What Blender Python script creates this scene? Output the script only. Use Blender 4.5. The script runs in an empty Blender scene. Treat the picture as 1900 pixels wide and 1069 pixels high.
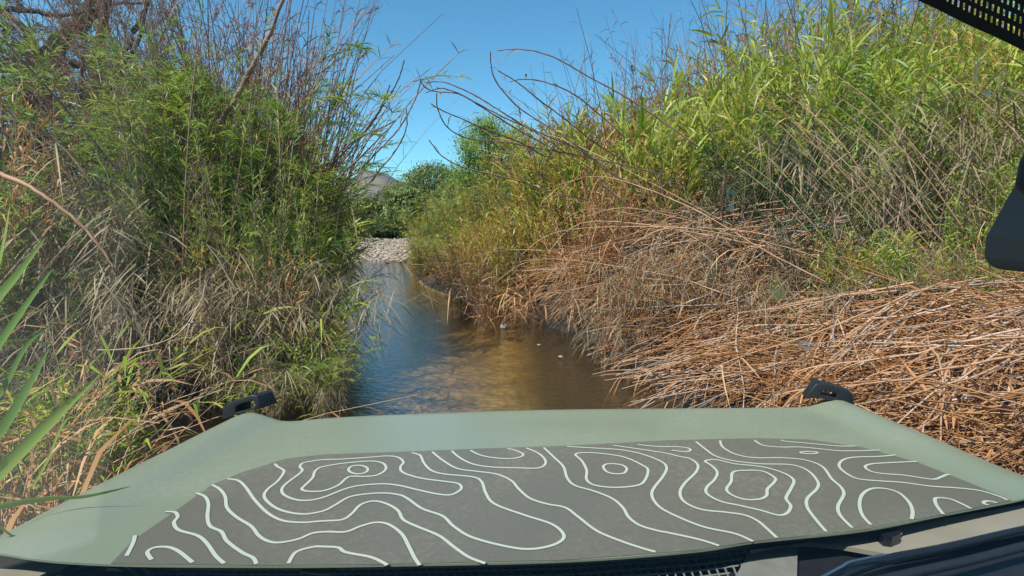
import bpy, math, random
import numpy as np
from mathutils import Vector, Matrix

# ------------------------------------------------------------------ camera, sky, sun, exposure
S = bpy.context.scene
COL = S.collection
F = 1000.0; CX = 950.0; CY = 534.5            # focal length and centre in photo pixels (1900 wide)
HORIZON = 415.0
PITCH = math.atan((CY - HORIZON) / F)
CAM = np.array([0.0, 0.0, 1.5])
cam = bpy.data.cameras.new('camera'); camo = bpy.data.objects.new('camera', cam); COL.objects.link(camo)
cam.sensor_width = 36.0; cam.lens = 36.0 * F / 1900.0
cam.clip_start = 0.02; cam.clip_end = 3000
camo.location = CAM; camo.rotation_euler = (math.pi / 2 - PITCH, 0, 0)
S.camera = camo

SUN_DIR = Vector((-0.46, -0.46, 0.95)).normalized()      # towards the sun: high, from behind and a little to the left
elev = math.asin(SUN_DIR.z); rot = math.atan2(SUN_DIR.x, SUN_DIR.y)
W = bpy.data.worlds.new('World'); S.world = W; W.use_nodes = True
nt = W.node_tree; nt.nodes.clear()
sky = nt.nodes.new('ShaderNodeTexSky'); sky.sky_type = 'NISHITA'; sky.sun_disc = False
sky.sun_elevation = elev; sky.sun_rotation = rot; sky.altitude = 500; sky.air_density = 1.0; sky.dust_density = 0.4; sky.ozone_density = 1.6
bgn = nt.nodes.new('ShaderNodeBackground'); bgn.inputs['Strength'].default_value = 0.13
wo = nt.nodes.new('ShaderNodeOutputWorld')
hs = nt.nodes.new('ShaderNodeVectorMath'); hs.operation = 'MULTIPLY'; hs.inputs[1].default_value = (0.46, 0.86, 0.94)
nt.links.new(sky.outputs[0], hs.inputs[0]); nt.links.new(hs.outputs[0], bgn.inputs['Color']); nt.links.new(bgn.outputs[0], wo.inputs['Surface'])
sl = bpy.data.lights.new('sun', 'SUN'); sl.energy = 4.6; sl.angle = math.radians(0.5); sl.color = (1.0, 0.93, 0.82)
so = bpy.data.objects.new('sun', sl); COL.objects.link(so)
so.rotation_euler = SUN_DIR.to_track_quat('Z', 'Y').to_euler()
S.view_settings.view_transform = 'Standard'; S.view_settings.look = 'None'
S.view_settings.exposure = 0.55; S.view_settings.gamma = 1.0
S.render.engine = 'CYCLES'
S.cycles.max_bounces = 6; S.cycles.diffuse_bounces = 3; S.cycles.glossy_bounces = 3
S.cycles.transmission_bounces = 3; S.cycles.transparent_max_bounces = 8
S.cycles.sample_clamp_indirect = 4; S.cycles.caustics_reflective = False; S.cycles.caustics_refractive = False
S.cycles.use_denoising = True
try: S.cycles.denoising_prefilter = 'ACCURATE'
except Exception: pass

R = random.Random(7); N = np.random.default_rng(7)
_F = np.array([0, math.cos(PITCH), -math.sin(PITCH)]); _U = np.array([0, math.sin(PITCH), math.cos(PITCH)]); _R = np.array([1.0, 0, 0])
def P(px, py, y):                                   # point seen at photo pixel (px,py) standing y metres ahead
    d = _F + (px - CX) / F * _R + (CY - py) / F * _U
    return CAM + d * (y / d[1])
def on_plane(px, py, a, b):                         # where that line of sight meets the sloping plane z = a + b*y
    d = _F + (px - CX) / F * _R + (CY - py) / F * _U
    t = (a - CAM[2]) / (d[2] - b * d[1])
    return CAM + d * t
def proj(p):
    q = np.asarray(p) - CAM; z = q @ _F
    return CX + F * (q @ _R) / z, CY - F * (q @ _U) / z

# ------------------------------------------------------------------ helpers
def tag(o, label=None, cat=None, group=None, kind=None):
    if label: o['label'] = label
    if cat: o['category'] = cat
    if group: o['group'] = group
    if kind: o['kind'] = kind
    return o
def empty(name, loc, label, cat, group=None):
    o = bpy.data.objects.new(name, None); COL.objects.link(o); o.location = loc
    o.empty_display_size = 0.1
    return tag(o, label, cat, group)
def mesh_np(name, V, Q, mat, tint=None, smooth=True, mats=None):
    V = np.asarray(V, dtype=np.float32).reshape(-1, 3); Q = np.asarray(Q, dtype=np.int32)
    me = bpy.data.meshes.new(name)
    n, k = Q.shape
    me.vertices.add(len(V)); me.vertices.foreach_set('co', V.ravel())
    me.loops.add(n * k); me.loops.foreach_set('vertex_index', Q.ravel())
    me.polygons.add(n); me.polygons.foreach_set('loop_start', np.arange(0, n * k, k, dtype=np.int32))
    me.polygons.foreach_set('loop_total', np.full(n, k, dtype=np.int32))
    if tint is not None:
        at = me.attributes.new('tint', 'FLOAT', 'FACE'); at.data.foreach_set('value', np.asarray(tint, dtype=np.float32))
    me.update(calc_edges=True); me.validate()
    if smooth: me.polygons.foreach_set('use_smooth', np.ones(n, dtype=bool))
    me.materials.append(mat)
    return me
def mobj(name, me, parent=None, loc=None):
    o = bpy.data.objects.new(name, me); COL.objects.link(o)
    if parent is not None: o.parent = parent
    if loc is not None: o.location = loc
    return o

def norm(a): return a / np.maximum(np.linalg.norm(a, axis=-1, keepdims=True), 1e-9)
def leaves_np(B, D, L, Wd, droop, side=None, prof=(0.45, 1.0, 0.8, 0.06), rng=N, seg=None):
    """K leaf blades: base, direction, length, width, droop -> verts, quads"""
    B = np.asarray(B); K = len(B); D = norm(np.asarray(D)); n = len(prof)
    up = np.array([0, 0, 1.0])
    if side is None:
        side = np.cross(D, up + rng.normal(0, 0.45, (K, 3)))
    side = norm(side)
    t = np.linspace(0, 1, n)
    Pn = B[:, None] + D[:, None] * (L[:, None] * t)[..., None] - up * ((droop * L)[:, None] * t ** 2)[..., None]
    w = (Wd[:, None] * np.array(prof))[..., None] * 0.5
    V = np.stack([Pn - side[:, None] * w, Pn + side[:, None] * w], axis=2)      # K,n,2,3
    base = (np.arange(K) * n * 2)[:, None] + (np.arange(n - 1) * 2)[None]
    Q = np.stack([base, base + 1, base + 3, base + 2], axis=-1).reshape(-1, 4)
    return V.reshape(-1, 3), Q, n - 1
def tubes_np(Pt, Rd, s=4):
    """K polylines (K,n,3) with radii (K,n) -> tubes"""
    Pt = np.asarray(Pt, float); Rd = np.asarray(Rd, float)
    K, n, _ = Pt.shape
    T = norm(np.gradient(Pt, axis=1))
    ref = np.where(np.abs(T[..., 2:3]) > 0.9, np.array([1.0, 0, 0]), np.array([0, 0, 1.0]))
    A = norm(np.cross(T, ref)); Bv = np.cross(T, A)
    ang = np.linspace(0, 2 * math.pi, s, endpoint=False)
    V = Pt[:, :, None] + Rd[:, :, None, None] * (np.cos(ang)[None, None, :, None] * A[:, :, None] + np.sin(ang)[None, None, :, None] * Bv[:, :, None])
    idx = np.arange(K * n * s).reshape(K, n, s)
    a = idx[:, :-1]; b = idx[:, 1:]
    Q = np.stack([a, np.roll(a, -1, 2), np.roll(b, -1, 2), b], -1).reshape(-1, 4)
    return V.reshape(-1, 3), Q, (n - 1) * s
class Buf:
    def __init__(s): s.V = []; s.Q = []; s.T = []; s.n = 0
    def add(s, V, Q, tint):
        s.V.append(V); s.Q.append(Q + s.n); s.n += len(V)
        s.T.append(np.full(len(Q), tint, dtype=np.float32) if np.isscalar(tint) else np.asarray(tint, dtype=np.float32))
    def leaves(s, B, D, L, Wd, droop, tint, **k):
        V, Q, r = leaves_np(B, D, L, Wd, droop, **k); s.add(V, Q, np.repeat(tint, r) if not np.isscalar(tint) else tint)
    def tubes(s, Pt, Rd, tint, sides=4):
        V, Q, r = tubes_np(Pt, Rd, sides); s.add(V, Q, np.repeat(tint, r) if not np.isscalar(tint) else tint)
    def mesh(s, name, mat, smooth=True):
        return mesh_np(name, np.concatenate(s.V), np.concatenate(s.Q), mat, np.concatenate(s.T), smooth)
def smooth_curve(pts, per=8, closed=False):
    pts = [np.asarray(p, float) for p in pts]; n = len(pts); out = []
    rngk = range(n) if closed else range(n - 1)
    for i in rngk:
        g = (lambda k: pts[k % n]) if closed else (lambda k: pts[min(max(k, 0), n - 1)])
        p0, p1, p2, p3 = g(i - 1), g(i), g(i + 1), g(i + 2)
        for j in range(per):
            t = j / per
            out.append(0.5 * ((2 * p1) + (-p0 + p2) * t + (2 * p0 - 5 * p1 + 4 * p2 - p3) * t * t + (-p0 + 3 * p1 - 3 * p2 + p3) * t ** 3))
    out.append(pts[0] if closed else pts[-1])
    return np.array(out)

# ------------------------------------------------------------------ materials
def new_mat(name):
    m = bpy.data.materials.new(name); m.use_nodes = True; m.node_tree.nodes.clear(); return m, m.node_tree
def ramp(t, stops, src):
    r = t.nodes.new('ShaderNodeValToRGB'); e = r.color_ramp.elements
    while len(e) < len(stops): e.new(0.5)
    for k, (p, c) in enumerate(stops): e[k].position = p; e[k].color = (*c, 1)
    t.links.new(src, r.inputs[0]); return r.outputs[0]
def leaf_mat(name, stops, transl=0.35, rough=0.5, gloss=0.05):
    m, t = new_mat(name)
    a = t.nodes.new('ShaderNodeAttribute'); a.attribute_name = 'tint'
    oi = t.nodes.new('ShaderNodeObjectInfo')
    mm = t.nodes.new('ShaderNodeMath'); mm.operation = 'MULTIPLY_ADD'; mm.inputs[1].default_value = 0.22; 
    t.links.new(oi.outputs['Random'], mm.inputs[0])
    off = t.nodes.new('ShaderNodeMath'); off.operation = 'SUBTRACT'; off.inputs[1].default_value = 0.11
    t.links.new(a.outputs['Fac'], off.inputs[0]); t.links.new(off.outputs[0], mm.inputs[2])
    c = ramp(t, stops, mm.outputs[0])
    d = t.nodes.new('ShaderNodeBsdfDiffuse'); tr = t.nodes.new('ShaderNodeBsdfTranslucent'); g = t.nodes.new('ShaderNodeBsdfGlossy')
    g.inputs['Roughness'].default_value = rough
    m1 = t.nodes.new('ShaderNodeMixShader'); m1.inputs[0].default_value = transl
    m2 = t.nodes.new('ShaderNodeMixShader'); m2.inputs[0].default_value = gloss
    t.links.new(c, d.inputs[0]); t.links.new(c, tr.inputs[0])
    g.inputs[0].default_value = (0.6, 0.65, 0.6, 1)
    t.links.new(d.outputs[0], m1.inputs[1]); t.links.new(tr.outputs[0], m1.inputs[2])
    t.links.new(m1.outputs[0], m2.inputs[1]); t.links.new(g.outputs[0], m2.inputs[2])
    o = t.nodes.new('ShaderNodeOutputMaterial'); t.links.new(m2.outputs[0], o.inputs[0])
    return m
def stem_mat(name, stops, rough=0.55):
    m, t = new_mat(name)
    a = t.nodes.new('ShaderNodeAttribute'); a.attribute_name = 'tint'
    oi = t.nodes.new('ShaderNodeObjectInfo')
    mm = t.nodes.new('ShaderNodeMath'); mm.operation = 'MULTIPLY_ADD'; mm.inputs[1].default_value = 0.5
    t.links.new(oi.outputs['Random'], mm.inputs[0])
    off = t.nodes.new('ShaderNodeMath'); off.operation = 'SUBTRACT'; off.inputs[1].default_value = 0.25
    t.links.new(a.outputs['Fac'], off.inputs[0]); t.links.new(off.outputs[0], mm.inputs[2])
    c = ramp(t, stops, mm.outputs[0])
    tc = t.nodes.new('ShaderNodeTexCoord'); nz = t.nodes.new('ShaderNodeTexNoise'); nz.inputs['Scale'].default_value = 9; nz.inputs['Detail'].default_value = 4
    t.links.new(tc.outputs['Object'], nz.inputs['Vector'])
    mr = t.nodes.new('ShaderNodeMapRange'); mr.inputs[1].default_value = 0.3; mr.inputs[2].default_value = 0.7; mr.inputs[3].default_value = 0.72; mr.inputs[4].default_value = 1.2
    t.links.new(nz.outputs[0], mr.inputs[0])
    mx = t.nodes.new('ShaderNodeVectorMath'); mx.operation = 'SCALE'
    t.links.new(c, mx.inputs[0]); t.links.new(mr.outputs[0], mx.inputs['Scale'])
    b = t.nodes.new('ShaderNodeBsdfPrincipled'); b.inputs['Roughness'].default_value = rough
    t.links.new(mx.outputs[0], b.inputs['Base Color'])
    o = t.nodes.new('ShaderNodeOutputMaterial'); t.links.new(b.outputs[0], o.inputs[0])
    return m
def plain(name, col, rough=0.5, metal=0.0, noise=0.0, scale=20, spec=0.5, coat=0.0, bump=0.0):
    m, t = new_mat(name)
    b = t.nodes.new('ShaderNodeBsdfPrincipled'); b.inputs['Roughness'].default_value = rough; b.inputs['Metallic'].default_value = metal
    b.inputs['Specular IOR Level'].default_value = spec; b.inputs['Coat Weight'].default_value = coat; b.inputs['Coat Roughness'].default_value = 0.08
    tc = t.nodes.new('ShaderNodeTexCoord'); nz = t.nodes.new('ShaderNodeTexNoise'); nz.inputs['Scale'].default_value = scale; nz.inputs['Detail'].default_value = 5
    t.links.new(tc.outputs['Object'], nz.inputs['Vector'])
    lo = tuple(c * (1 - noise) for c in col); hi = tuple(min(1, c * (1 + noise)) for c in col)
    t.links.new(ramp(t, [(0.3, lo), (0.7, hi)], nz.outputs[0]), b.inputs['Base Color'])
    if bump:
        bp = t.nodes.new('ShaderNodeBump'); bp.inputs['Strength'].default_value = bump; bp.inputs['Distance'].default_value = 0.02
        t.links.new(nz.outputs[0], bp.inputs['Height']); t.links.new(bp.outputs[0], b.inputs['Normal'])
    o = t.nodes.new('ShaderNodeOutputMaterial'); t.links.new(b.outputs[0], o.inputs[0])
    return m

M = {}
M['green'] = leaf_mat('green_cane_leaf', [(0.0, (0.09, 0.20, 0.03)), (0.4, (0.26, 0.37, 0.035)), (0.7, (0.46, 0.50, 0.06)), (0.92, (0.52, 0.46, 0.18)), (1.0, (0.55, 0.42, 0.22))], .42)
M['yellow'] = leaf_mat('yellowing_leaf', [(0.0, (0.20, 0.28, 0.03)), (0.35, (0.40, 0.40, 0.05)), (0.65, (0.55, 0.40, 0.07)), (1.0, (0.52, 0.26, 0.08))], .4)
M['dry'] = leaf_mat('dry_leaf', [(0.0, (0.27, 0.11, 0.04)), (0.4, (0.46, 0.21, 0.07)), (0.7, (0.55, 0.31, 0.14)), (1.0, (0.64, 0.45, 0.29))], 0.25, 0.6, 0.06)
M['grey_dry'] = leaf_mat('grey_dry_leaf', [(0.0, (0.14, 0.10, 0.06)), (0.5, (0.28, 0.21, 0.12)), (1.0, (0.42, 0.33, 0.20))], 0.25, 0.6, 0.05)
M['willow'] = leaf_mat('willow_leaf', [(0.0, (0.10, 0.20, 0.04)), (0.45, (0.22, 0.34, 0.05)), (0.8, (0.42, 0.46, 0.07)), (1.0, (0.48, 0.40, 0.12))], .42)
M['deep'] = leaf_mat('shade_dark_leaf', [(0.0, (0.025, 0.06, 0.025)), (0.6, (0.05, 0.10, 0.035)), (1.0, (0.12, 0.16, 0.05))])  # leaf green darkened so the colour holds the shade inside the thickets
M['red_twig'] = leaf_mat('tamarisk_twig', [(0.0, (0.20, 0.09, 0.07)), (0.5, (0.32, 0.15, 0.11)), (1.0, (0.38, 0.28, 0.16))], 0.2, 0.6, 0.04)
M['far_leaf'] = leaf_mat('mesquite_leaf', [(0.0, (0.11, 0.16, 0.05)), (0.5, (0.19, 0.25, 0.07)), (1.0, (0.33, 0.35, 0.11))])
M['culm_green'] = stem_mat('green_culm', [(0.0, (0.14, 0.20, 0.05)), (0.6, (0.33, 0.33, 0.12)), (1.0, (0.48, 0.40, 0.20))])
M['culm_dry'] = stem_mat('dry_culm', [(0.0, (0.28, 0.13, 0.065)), (0.35, (0.43, 0.235, 0.125)), (0.7, (0.50, 0.31, 0.19)), (1.0, (0.58, 0.42, 0.31))])
M['culm_red'] = stem_mat('red_brown_stem', [(0.0, (0.12, 0.07, 0.06)), (0.5, (0.25, 0.14, 0.115)), (1.0, (0.42, 0.28, 0.20))])
M['culm_grey'] = stem_mat('grey_stem', [(0.0, (0.16, 0.13, 0.10)), (0.5, (0.28, 0.24, 0.18)), (1.0, (0.42, 0.37, 0.28))])
M['culm_bleached'] = stem_mat('bleached_culm', [(0.0, (0.24, 0.17, 0.14)), (0.5, (0.35, 0.27, 0.22)), (1.0, (0.50, 0.42, 0.36))])
M['bark'] = plain('dark_bark', (0.045, 0.035, 0.03), 0.9, noise=0.5, scale=14, bump=0.8)
M['bark_pale'] = plain('pale_bark', (0.13, 0.10, 0.075), 0.9, noise=0.4, scale=10, bump=0.6)

# ------------------------------------------------------------------ ground, creek bed, water, hills
EY = [-40, 0, 3.0, 4.6, 6.3, 8.3, 9.6, 12.5, 16, 21, 24, 30, 60]
ER = [2.2, 1.6, 1.45, 1.32, 1.22, 0.35, -0.6, -2.0, -3.0, -4.3, -4.6, -4.6, -4.6]      # right water edge
EL = [-4.5, -4.3, -4.2, -4.0, -3.6, -3.7, -3.9, -4.6, -5.2, -6.9, -7.6, -8.0, -8.0]    # left water edge
def xr(y): return np.interp(y, EY, ER)
def xl(y): return np.interp(y, EY, EL)
def hsh(x, y):
    return 0.5 * np.sin(x * 1.7 + 1.3 * np.sin(y * 0.9)) * np.cos(y * 1.3 + 0.7 * np.sin(x * 1.1)) + 0.3 * np.sin(x * 4.1 + y * 2.3) * np.cos(y * 3.7 - x * 1.9)
def gfac(y): return np.interp(y, [3, 5.2, 6.8, 9, 12], [.62, .66, 1.15, 1.2, 1.0])
def gz(x, y):
    x = np.asarray(x, float); y = np.asarray(y, float)
    dr = x - xr(y); dl = xl(y) - x
    zr = np.interp(dr, [-1.2, -0.3, 0.0, 0.4, 1.4, 2.6, 5, 14, 60], [-0.30, -0.14, 0.0, 0.22, 0.6, 1.2, 1.8, 2.2, 2.0])
    zr = np.where(zr > 0, zr * gfac(y), zr)
    zl = np.interp(dl, [-1.0, -0.2, 0.0, 0.6, 2.0, 5, 14, 60], [-0.30, -0.12, 0.0, 0.12, 0.45, 0.8, 1.1, 1.2])
    z = np.maximum(zr, zl)
    far = np.interp(y, [20.5, 21.2, 24, 30, 45, 80], [0, 0.12, 0.5, 0.9, 1.2, 1.2])
    z = np.where(y > 20.5, np.maximum(z, -0.3 + far), z)
    return z + 0.06 * hsh(x * 2, y * 2) * np.clip(np.abs(z) * 3, 0, 1)
def grid_mesh(xs, ys, zf, name, mat):
    X, Y = np.meshgrid(xs, ys); Z = zf(X, Y)
    V = np.stack([X, Y, Z], -1).reshape(-1, 3); nx = len(xs); ny = len(ys)
    i = np.arange(nx * ny).reshape(ny, nx)
    Q = np.stack([i[:-1, :-1], i[:-1, 1:], i[1:, 1:], i[1:, :-1]], -1).reshape(-1, 4)
    return mesh_np(name, V, Q, mat)
m, t = new_mat('bank_soil')
tc = t.nodes.new('ShaderNodeTexCoord'); sp = t.nodes.new('ShaderNodeSeparateXYZ'); t.links.new(tc.outputs['Object'], sp.inputs[0])
nz = t.nodes.new('ShaderNodeTexNoise'); nz.inputs['Scale'].default_value = 3; nz.inputs['Detail'].default_value = 8; t.links.new(tc.outputs['Object'], nz.inputs['Vector'])
vo = t.nodes.new('ShaderNodeTexVoronoi'); vo.inputs['Scale'].default_value = 11; t.links.new(tc.outputs['Object'], vo.inputs['Vector'])
soil0 = ramp(t, [(0.3, (0.045, 0.035, 0.023)), (0.7, (0.14, 0.105, 0.07))], nz.outputs[0])
shadowy = t.nodes.new('ShaderNodeMapRange'); shadowy.inputs[1].default_value = .25; shadowy.inputs[2].default_value = .6; t.links.new(sp.outputs['Z'], shadowy.inputs[0])  # bank shade put into the soil colour, darkest just above the water
sm = t.nodes.new('ShaderNodeMix'); sm.data_type = 'RGBA'; t.links.new(shadowy.outputs[0], sm.inputs[0]); sm.inputs[6].default_value = (.018, .016, .013, 1); t.links.new(soil0, sm.inputs[7]); soil = sm.outputs[2]
bed = ramp(t, [(0.0, (0.50, 0.36, 0.16)), (0.45, (0.40, 0.28, 0.11)), (1.0, (0.24, 0.165, 0.07))], vo.outputs['Distance'])
bn = t.nodes.new('ShaderNodeMix'); bn.data_type = 'RGBA'; bn.blend_type = 'MULTIPLY'; bn.inputs[0].default_value = 0.8
t.links.new(bed, bn.inputs[6]); t.links.new(ramp(t, [(0.35, (0.45, 0.42, 0.4)), (0.65, (1, 1, 1))], nz.outputs[0]), bn.inputs[7])
bed_shade = t.nodes.new('ShaderNodeMapRange'); bed_shade.inputs[1].default_value = -2.6; bed_shade.inputs[2].default_value = -1.5; t.links.new(sp.outputs['X'], bed_shade.inputs[0])  # shade under the left thicket put into the bed colour
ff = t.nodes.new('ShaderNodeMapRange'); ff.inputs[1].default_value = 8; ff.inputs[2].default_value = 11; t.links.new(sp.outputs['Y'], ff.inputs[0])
mm0 = t.nodes.new('ShaderNodeMath'); mm0.operation = 'MAXIMUM'; t.links.new(bed_shade.outputs[0], mm0.inputs[0]); t.links.new(ff.outputs[0], mm0.inputs[1])
mr2 = t.nodes.new('ShaderNodeMapRange'); mr2.inputs[1].default_value = .35; mr2.inputs[2].default_value = -.05; t.links.new(sp.outputs['X'], mr2.inputs[0])  # right side of the bed: shade below the overhang painted in too
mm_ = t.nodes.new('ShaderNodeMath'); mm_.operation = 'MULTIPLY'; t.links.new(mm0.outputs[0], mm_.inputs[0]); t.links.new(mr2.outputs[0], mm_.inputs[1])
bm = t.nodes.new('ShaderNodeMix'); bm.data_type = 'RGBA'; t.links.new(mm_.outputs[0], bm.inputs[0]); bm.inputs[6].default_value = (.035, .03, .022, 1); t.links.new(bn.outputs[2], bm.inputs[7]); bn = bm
mr = t.nodes.new('ShaderNodeMapRange'); mr.inputs[1].default_value = -0.02; mr.inputs[2].default_value = 0.04; t.links.new(sp.outputs['Z'], mr.inputs[0])
mx = t.nodes.new('ShaderNodeMix'); mx.data_type = 'RGBA'; t.links.new(mr.outputs[0], mx.inputs[0]); t.links.new(bn.outputs[2], mx.inputs[6]); t.links.new(soil, mx.inputs[7])
b = t.nodes.new('ShaderNodeBsdfPrincipled'); b.inputs['Roughness'].default_value = 0.9; t.links.new(mx.outputs[2], b.inputs['Base Color'])
bp = t.nodes.new('ShaderNodeBump'); bp.inputs['Strength'].default_value = 0.7; bp.inputs['Distance'].default_value = 0.05
t.links.new(vo.outputs['Distance'], bp.inputs['Height']); t.links.new(bp.outputs[0], b.inputs['Normal'])
o = t.nodes.new('ShaderNodeOutputMaterial'); t.links.new(b.outputs[0], o.inputs[0]); M['soil'] = m
xs = np.concatenate([np.linspace(-600, -30, 12), np.linspace(-28, -9, 16), np.linspace(-8.6, 8, 100), np.linspace(9, 28, 16), np.linspace(30, 600, 12)])
ys = np.concatenate([np.linspace(-60, -4, 8), np.linspace(-3, 26, 150), np.linspace(27, 60, 30), np.linspace(70, 900, 14)])
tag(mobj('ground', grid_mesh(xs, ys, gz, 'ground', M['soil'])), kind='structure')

m, t = new_mat('creek_water')
tc = t.nodes.new('ShaderNodeTexCoord'); mp = t.nodes.new('ShaderNodeMapping'); mp.inputs['Scale'].default_value = (1.0, 3.4, 1); t.links.new(tc.outputs['Object'], mp.inputs[0])
n1 = t.nodes.new('ShaderNodeTexNoise'); n1.inputs['Scale'].default_value = 9; n1.inputs['Detail'].default_value = 3; n1.inputs['Distortion'].default_value = 0.4; t.links.new(mp.outputs[0], n1.inputs['Vector'])
bp = t.nodes.new('ShaderNodeBump'); bp.inputs['Strength'].default_value = 0.16; bp.inputs['Distance'].default_value = 0.05; t.links.new(n1.outputs[0], bp.inputs['Height'])
fr = t.nodes.new('ShaderNodeFresnel'); fr.inputs['IOR'].default_value = 1.33; t.links.new(bp.outputs[0], fr.inputs['Normal'])
fm = t.nodes.new('ShaderNodeMath'); fm.operation = 'MULTIPLY_ADD'; fm.inputs[1].default_value = 1.55; fm.inputs[2].default_value = 0.13; fm.use_clamp = True; t.links.new(fr.outputs[0], fm.inputs[0])
g = t.nodes.new('ShaderNodeBsdfGlossy'); g.inputs['Roughness'].default_value = 0.03; t.links.new(bp.outputs[0], g.inputs['Normal'])
tr = t.nodes.new('ShaderNodeBsdfTransparent'); tr.inputs[0].default_value = (0.86, 0.80, 0.60, 1)
ms = t.nodes.new('ShaderNodeMixShader'); t.links.new(fm.outputs[0], ms.inputs[0]); t.links.new(tr.outputs[0], ms.inputs[1]); t.links.new(g.outputs[0], ms.inputs[2])
o = t.nodes.new('ShaderNodeOutputMaterial'); t.links.new(ms.outputs[0], o.inputs[0]); M['water'] = m
tag(mobj('water', grid_mesh(np.linspace(-12, 5, 12), np.linspace(-30, 24, 20), lambda X, Y: 0 * X, 'water', m)), kind='structure')

# gravel bar at the far end of the creek: a pale stony sheet with loose cobbles
def gravel_z(X, Y): return gz(X, Y) + 0.03 + 0.02 * hsh(X * 3, Y * 3)
M['gravel'] = plain('gravel', (0.30, 0.235, 0.18), 0.95, noise=0.45, scale=6, bump=0.6)
tag(mobj('gravel_bar', grid_mesh(np.linspace(-11, -2.5, 60), np.linspace(20.9, 31, 50), gravel_z, 'gravel_bar', M['gravel'])), kind='structure')
def pebble_buf(pts, rad, rng, buf):
    ico = np.array([[0, 0, 1], [.9, 0, .3], [.28, .85, .3], [-.72, .53, .3], [-.72, -.53, .3], [.28, -.85, .3], [.9, .1, -.4], [.2, .8, -.4], [-.8, .4, -.4], [-.7, -.5, -.4], [.3, -.8, -.4], [0, 0, -.7]])
    tri = [(0, 1, 2), (0, 2, 3), (0, 3, 4), (0, 4, 5), (0, 5, 1), (1, 6, 2), (2, 6, 7), (2, 7, 3), (3, 7, 8), (3, 8, 4), (4, 8, 9), (4, 9, 5), (5, 9, 10), (5, 10, 1), (1, 10, 6), (6, 11, 7), (7, 11, 8), (8, 11, 9), (9, 11, 10), (10, 11, 6)]
    T = np.array([(a, b_, c, c) for a, b_, c in tri])[:, :3]
    for p, r in zip(pts, rad):
        a = rng.uniform(0, 6.28); c, s_ = math.cos(a), math.sin(a)
        v = ico * (r * rng.uniform(.8, 1.2), r * rng.uniform(.6, 1), r * rng.uniform(.4, .7)) * rng.uniform(.85, 1.15, (12, 1))
        v = v @ np.array([[c, s_, 0], [-s_, c, 0], [0, 0, 1]]) + p
        buf.add(v, T, float(rng.uniform(0, 1)))
M['stone'] = stem_mat('creek_stone', [(0.0, (0.11, 0.085, 0.065)), (0.5, (0.26, 0.21, 0.165)), (1.0, (0.42, 0.36, 0.30))], 0.9)
bf = Buf(); n = 2600
px_, py_ = N.uniform(-10.5, -3, n), N.uniform(20.9, 30.5, n)
pebble_buf(np.stack([px_, py_, gravel_z(px_, py_) + 0.02], -1), N.uniform(0.03, 0.11, n), N, bf)
tag(mobj('cobbles', bf.mesh('cobbles', M['stone'])), 'pale cobbles strewn over the gravel bar at the far end of the creek', 'stones', kind='stuff')

# hills
def hill(name, pts, y0, depth, mat):
    pts = smooth_curve(pts, 6); n = len(pts); rows = []
    for k, f_ in enumerate([0, .25, .55, .8, 1.0]):
        yy = y0 + depth * f_; zz = math.sin(f_ * math.pi / 2)
        for px, py in pts:
            q = P(px, py, y0 + depth); rows.append([q[0] * yy / (y0 + depth), yy, max(0, q[2]) * zz * (1 if k == 4 else 1 + .04 * math.sin(px * .05 + k * 2))])
    V = np.array(rows); i = np.arange(5 * n).reshape(5, n)
    Q = np.stack([i[:-1, :-1], i[:-1, 1:], i[1:, 1:], i[1:, :-1]], -1).reshape(-1, 4)
    tag(mobj(name, mesh_np(name, V, Q, mat)), kind='structure')
M['hill'] = plain('hill_scrub', (0.12, 0.112, 0.115), 1.0, noise=0.25, scale=0.05)
hill('hills', [(-400, 380), (0, 350), (300, 362), (560, 352), (640, 341), (662, 330), (688, 321), (715, 322), (748, 338), (800, 345), (900, 360), (1200, 352), (1700, 340), (2300, 370)], 500, 320, M['hill'])

exec_marks = {}
# ------------------------------------------------------------------ vegetation generators
def culm_pts(rng, K, h, spread, lean, bend, n=7, base_r=0.25, hvar=0.3, leandir=(0, 0)):
    t = np.linspace(0, 1, n)
    a = rng.uniform(0, 2 * math.pi, K); r = base_r * np.sqrt(rng.uniform(0, 1, K))
    B = np.stack([r * np.cos(a), r * np.sin(a), np.full(K, -0.05)], -1)
    H = h * (1 - hvar * rng.uniform(0, 1, K) ** 1.3)
    dr = np.stack([np.cos(a), np.sin(a)], -1) * spread * rng.uniform(0.2, 1, (K, 1)) + rng.normal(0, lean, (K, 2)) + np.array(leandir)
    bd = dr * bend + rng.normal(0, bend * 0.35, (K, 2))
    XY = dr[:, None] * (H[:, None] * t)[..., None] + bd[:, None] * (H[:, None] * t ** 2.2)[..., None]
    Z = H[:, None] * (t - 0.25 * np.linalg.norm(bd, axis=1)[:, None] * t ** 2.5)
    return B[:, None] + np.concatenate([XY, Z[..., None]], -1), H
def sample_poly(Pt, k, f):
    n = Pt.shape[1]; x = f * (n - 1); i = np.minimum(x.astype(int), n - 2); w = (x - i)[:, None]
    a = Pt[k, i]; b_ = Pt[k, i + 1]; return a * (1 - w) + b_ * w, norm(b_ - a)
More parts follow.
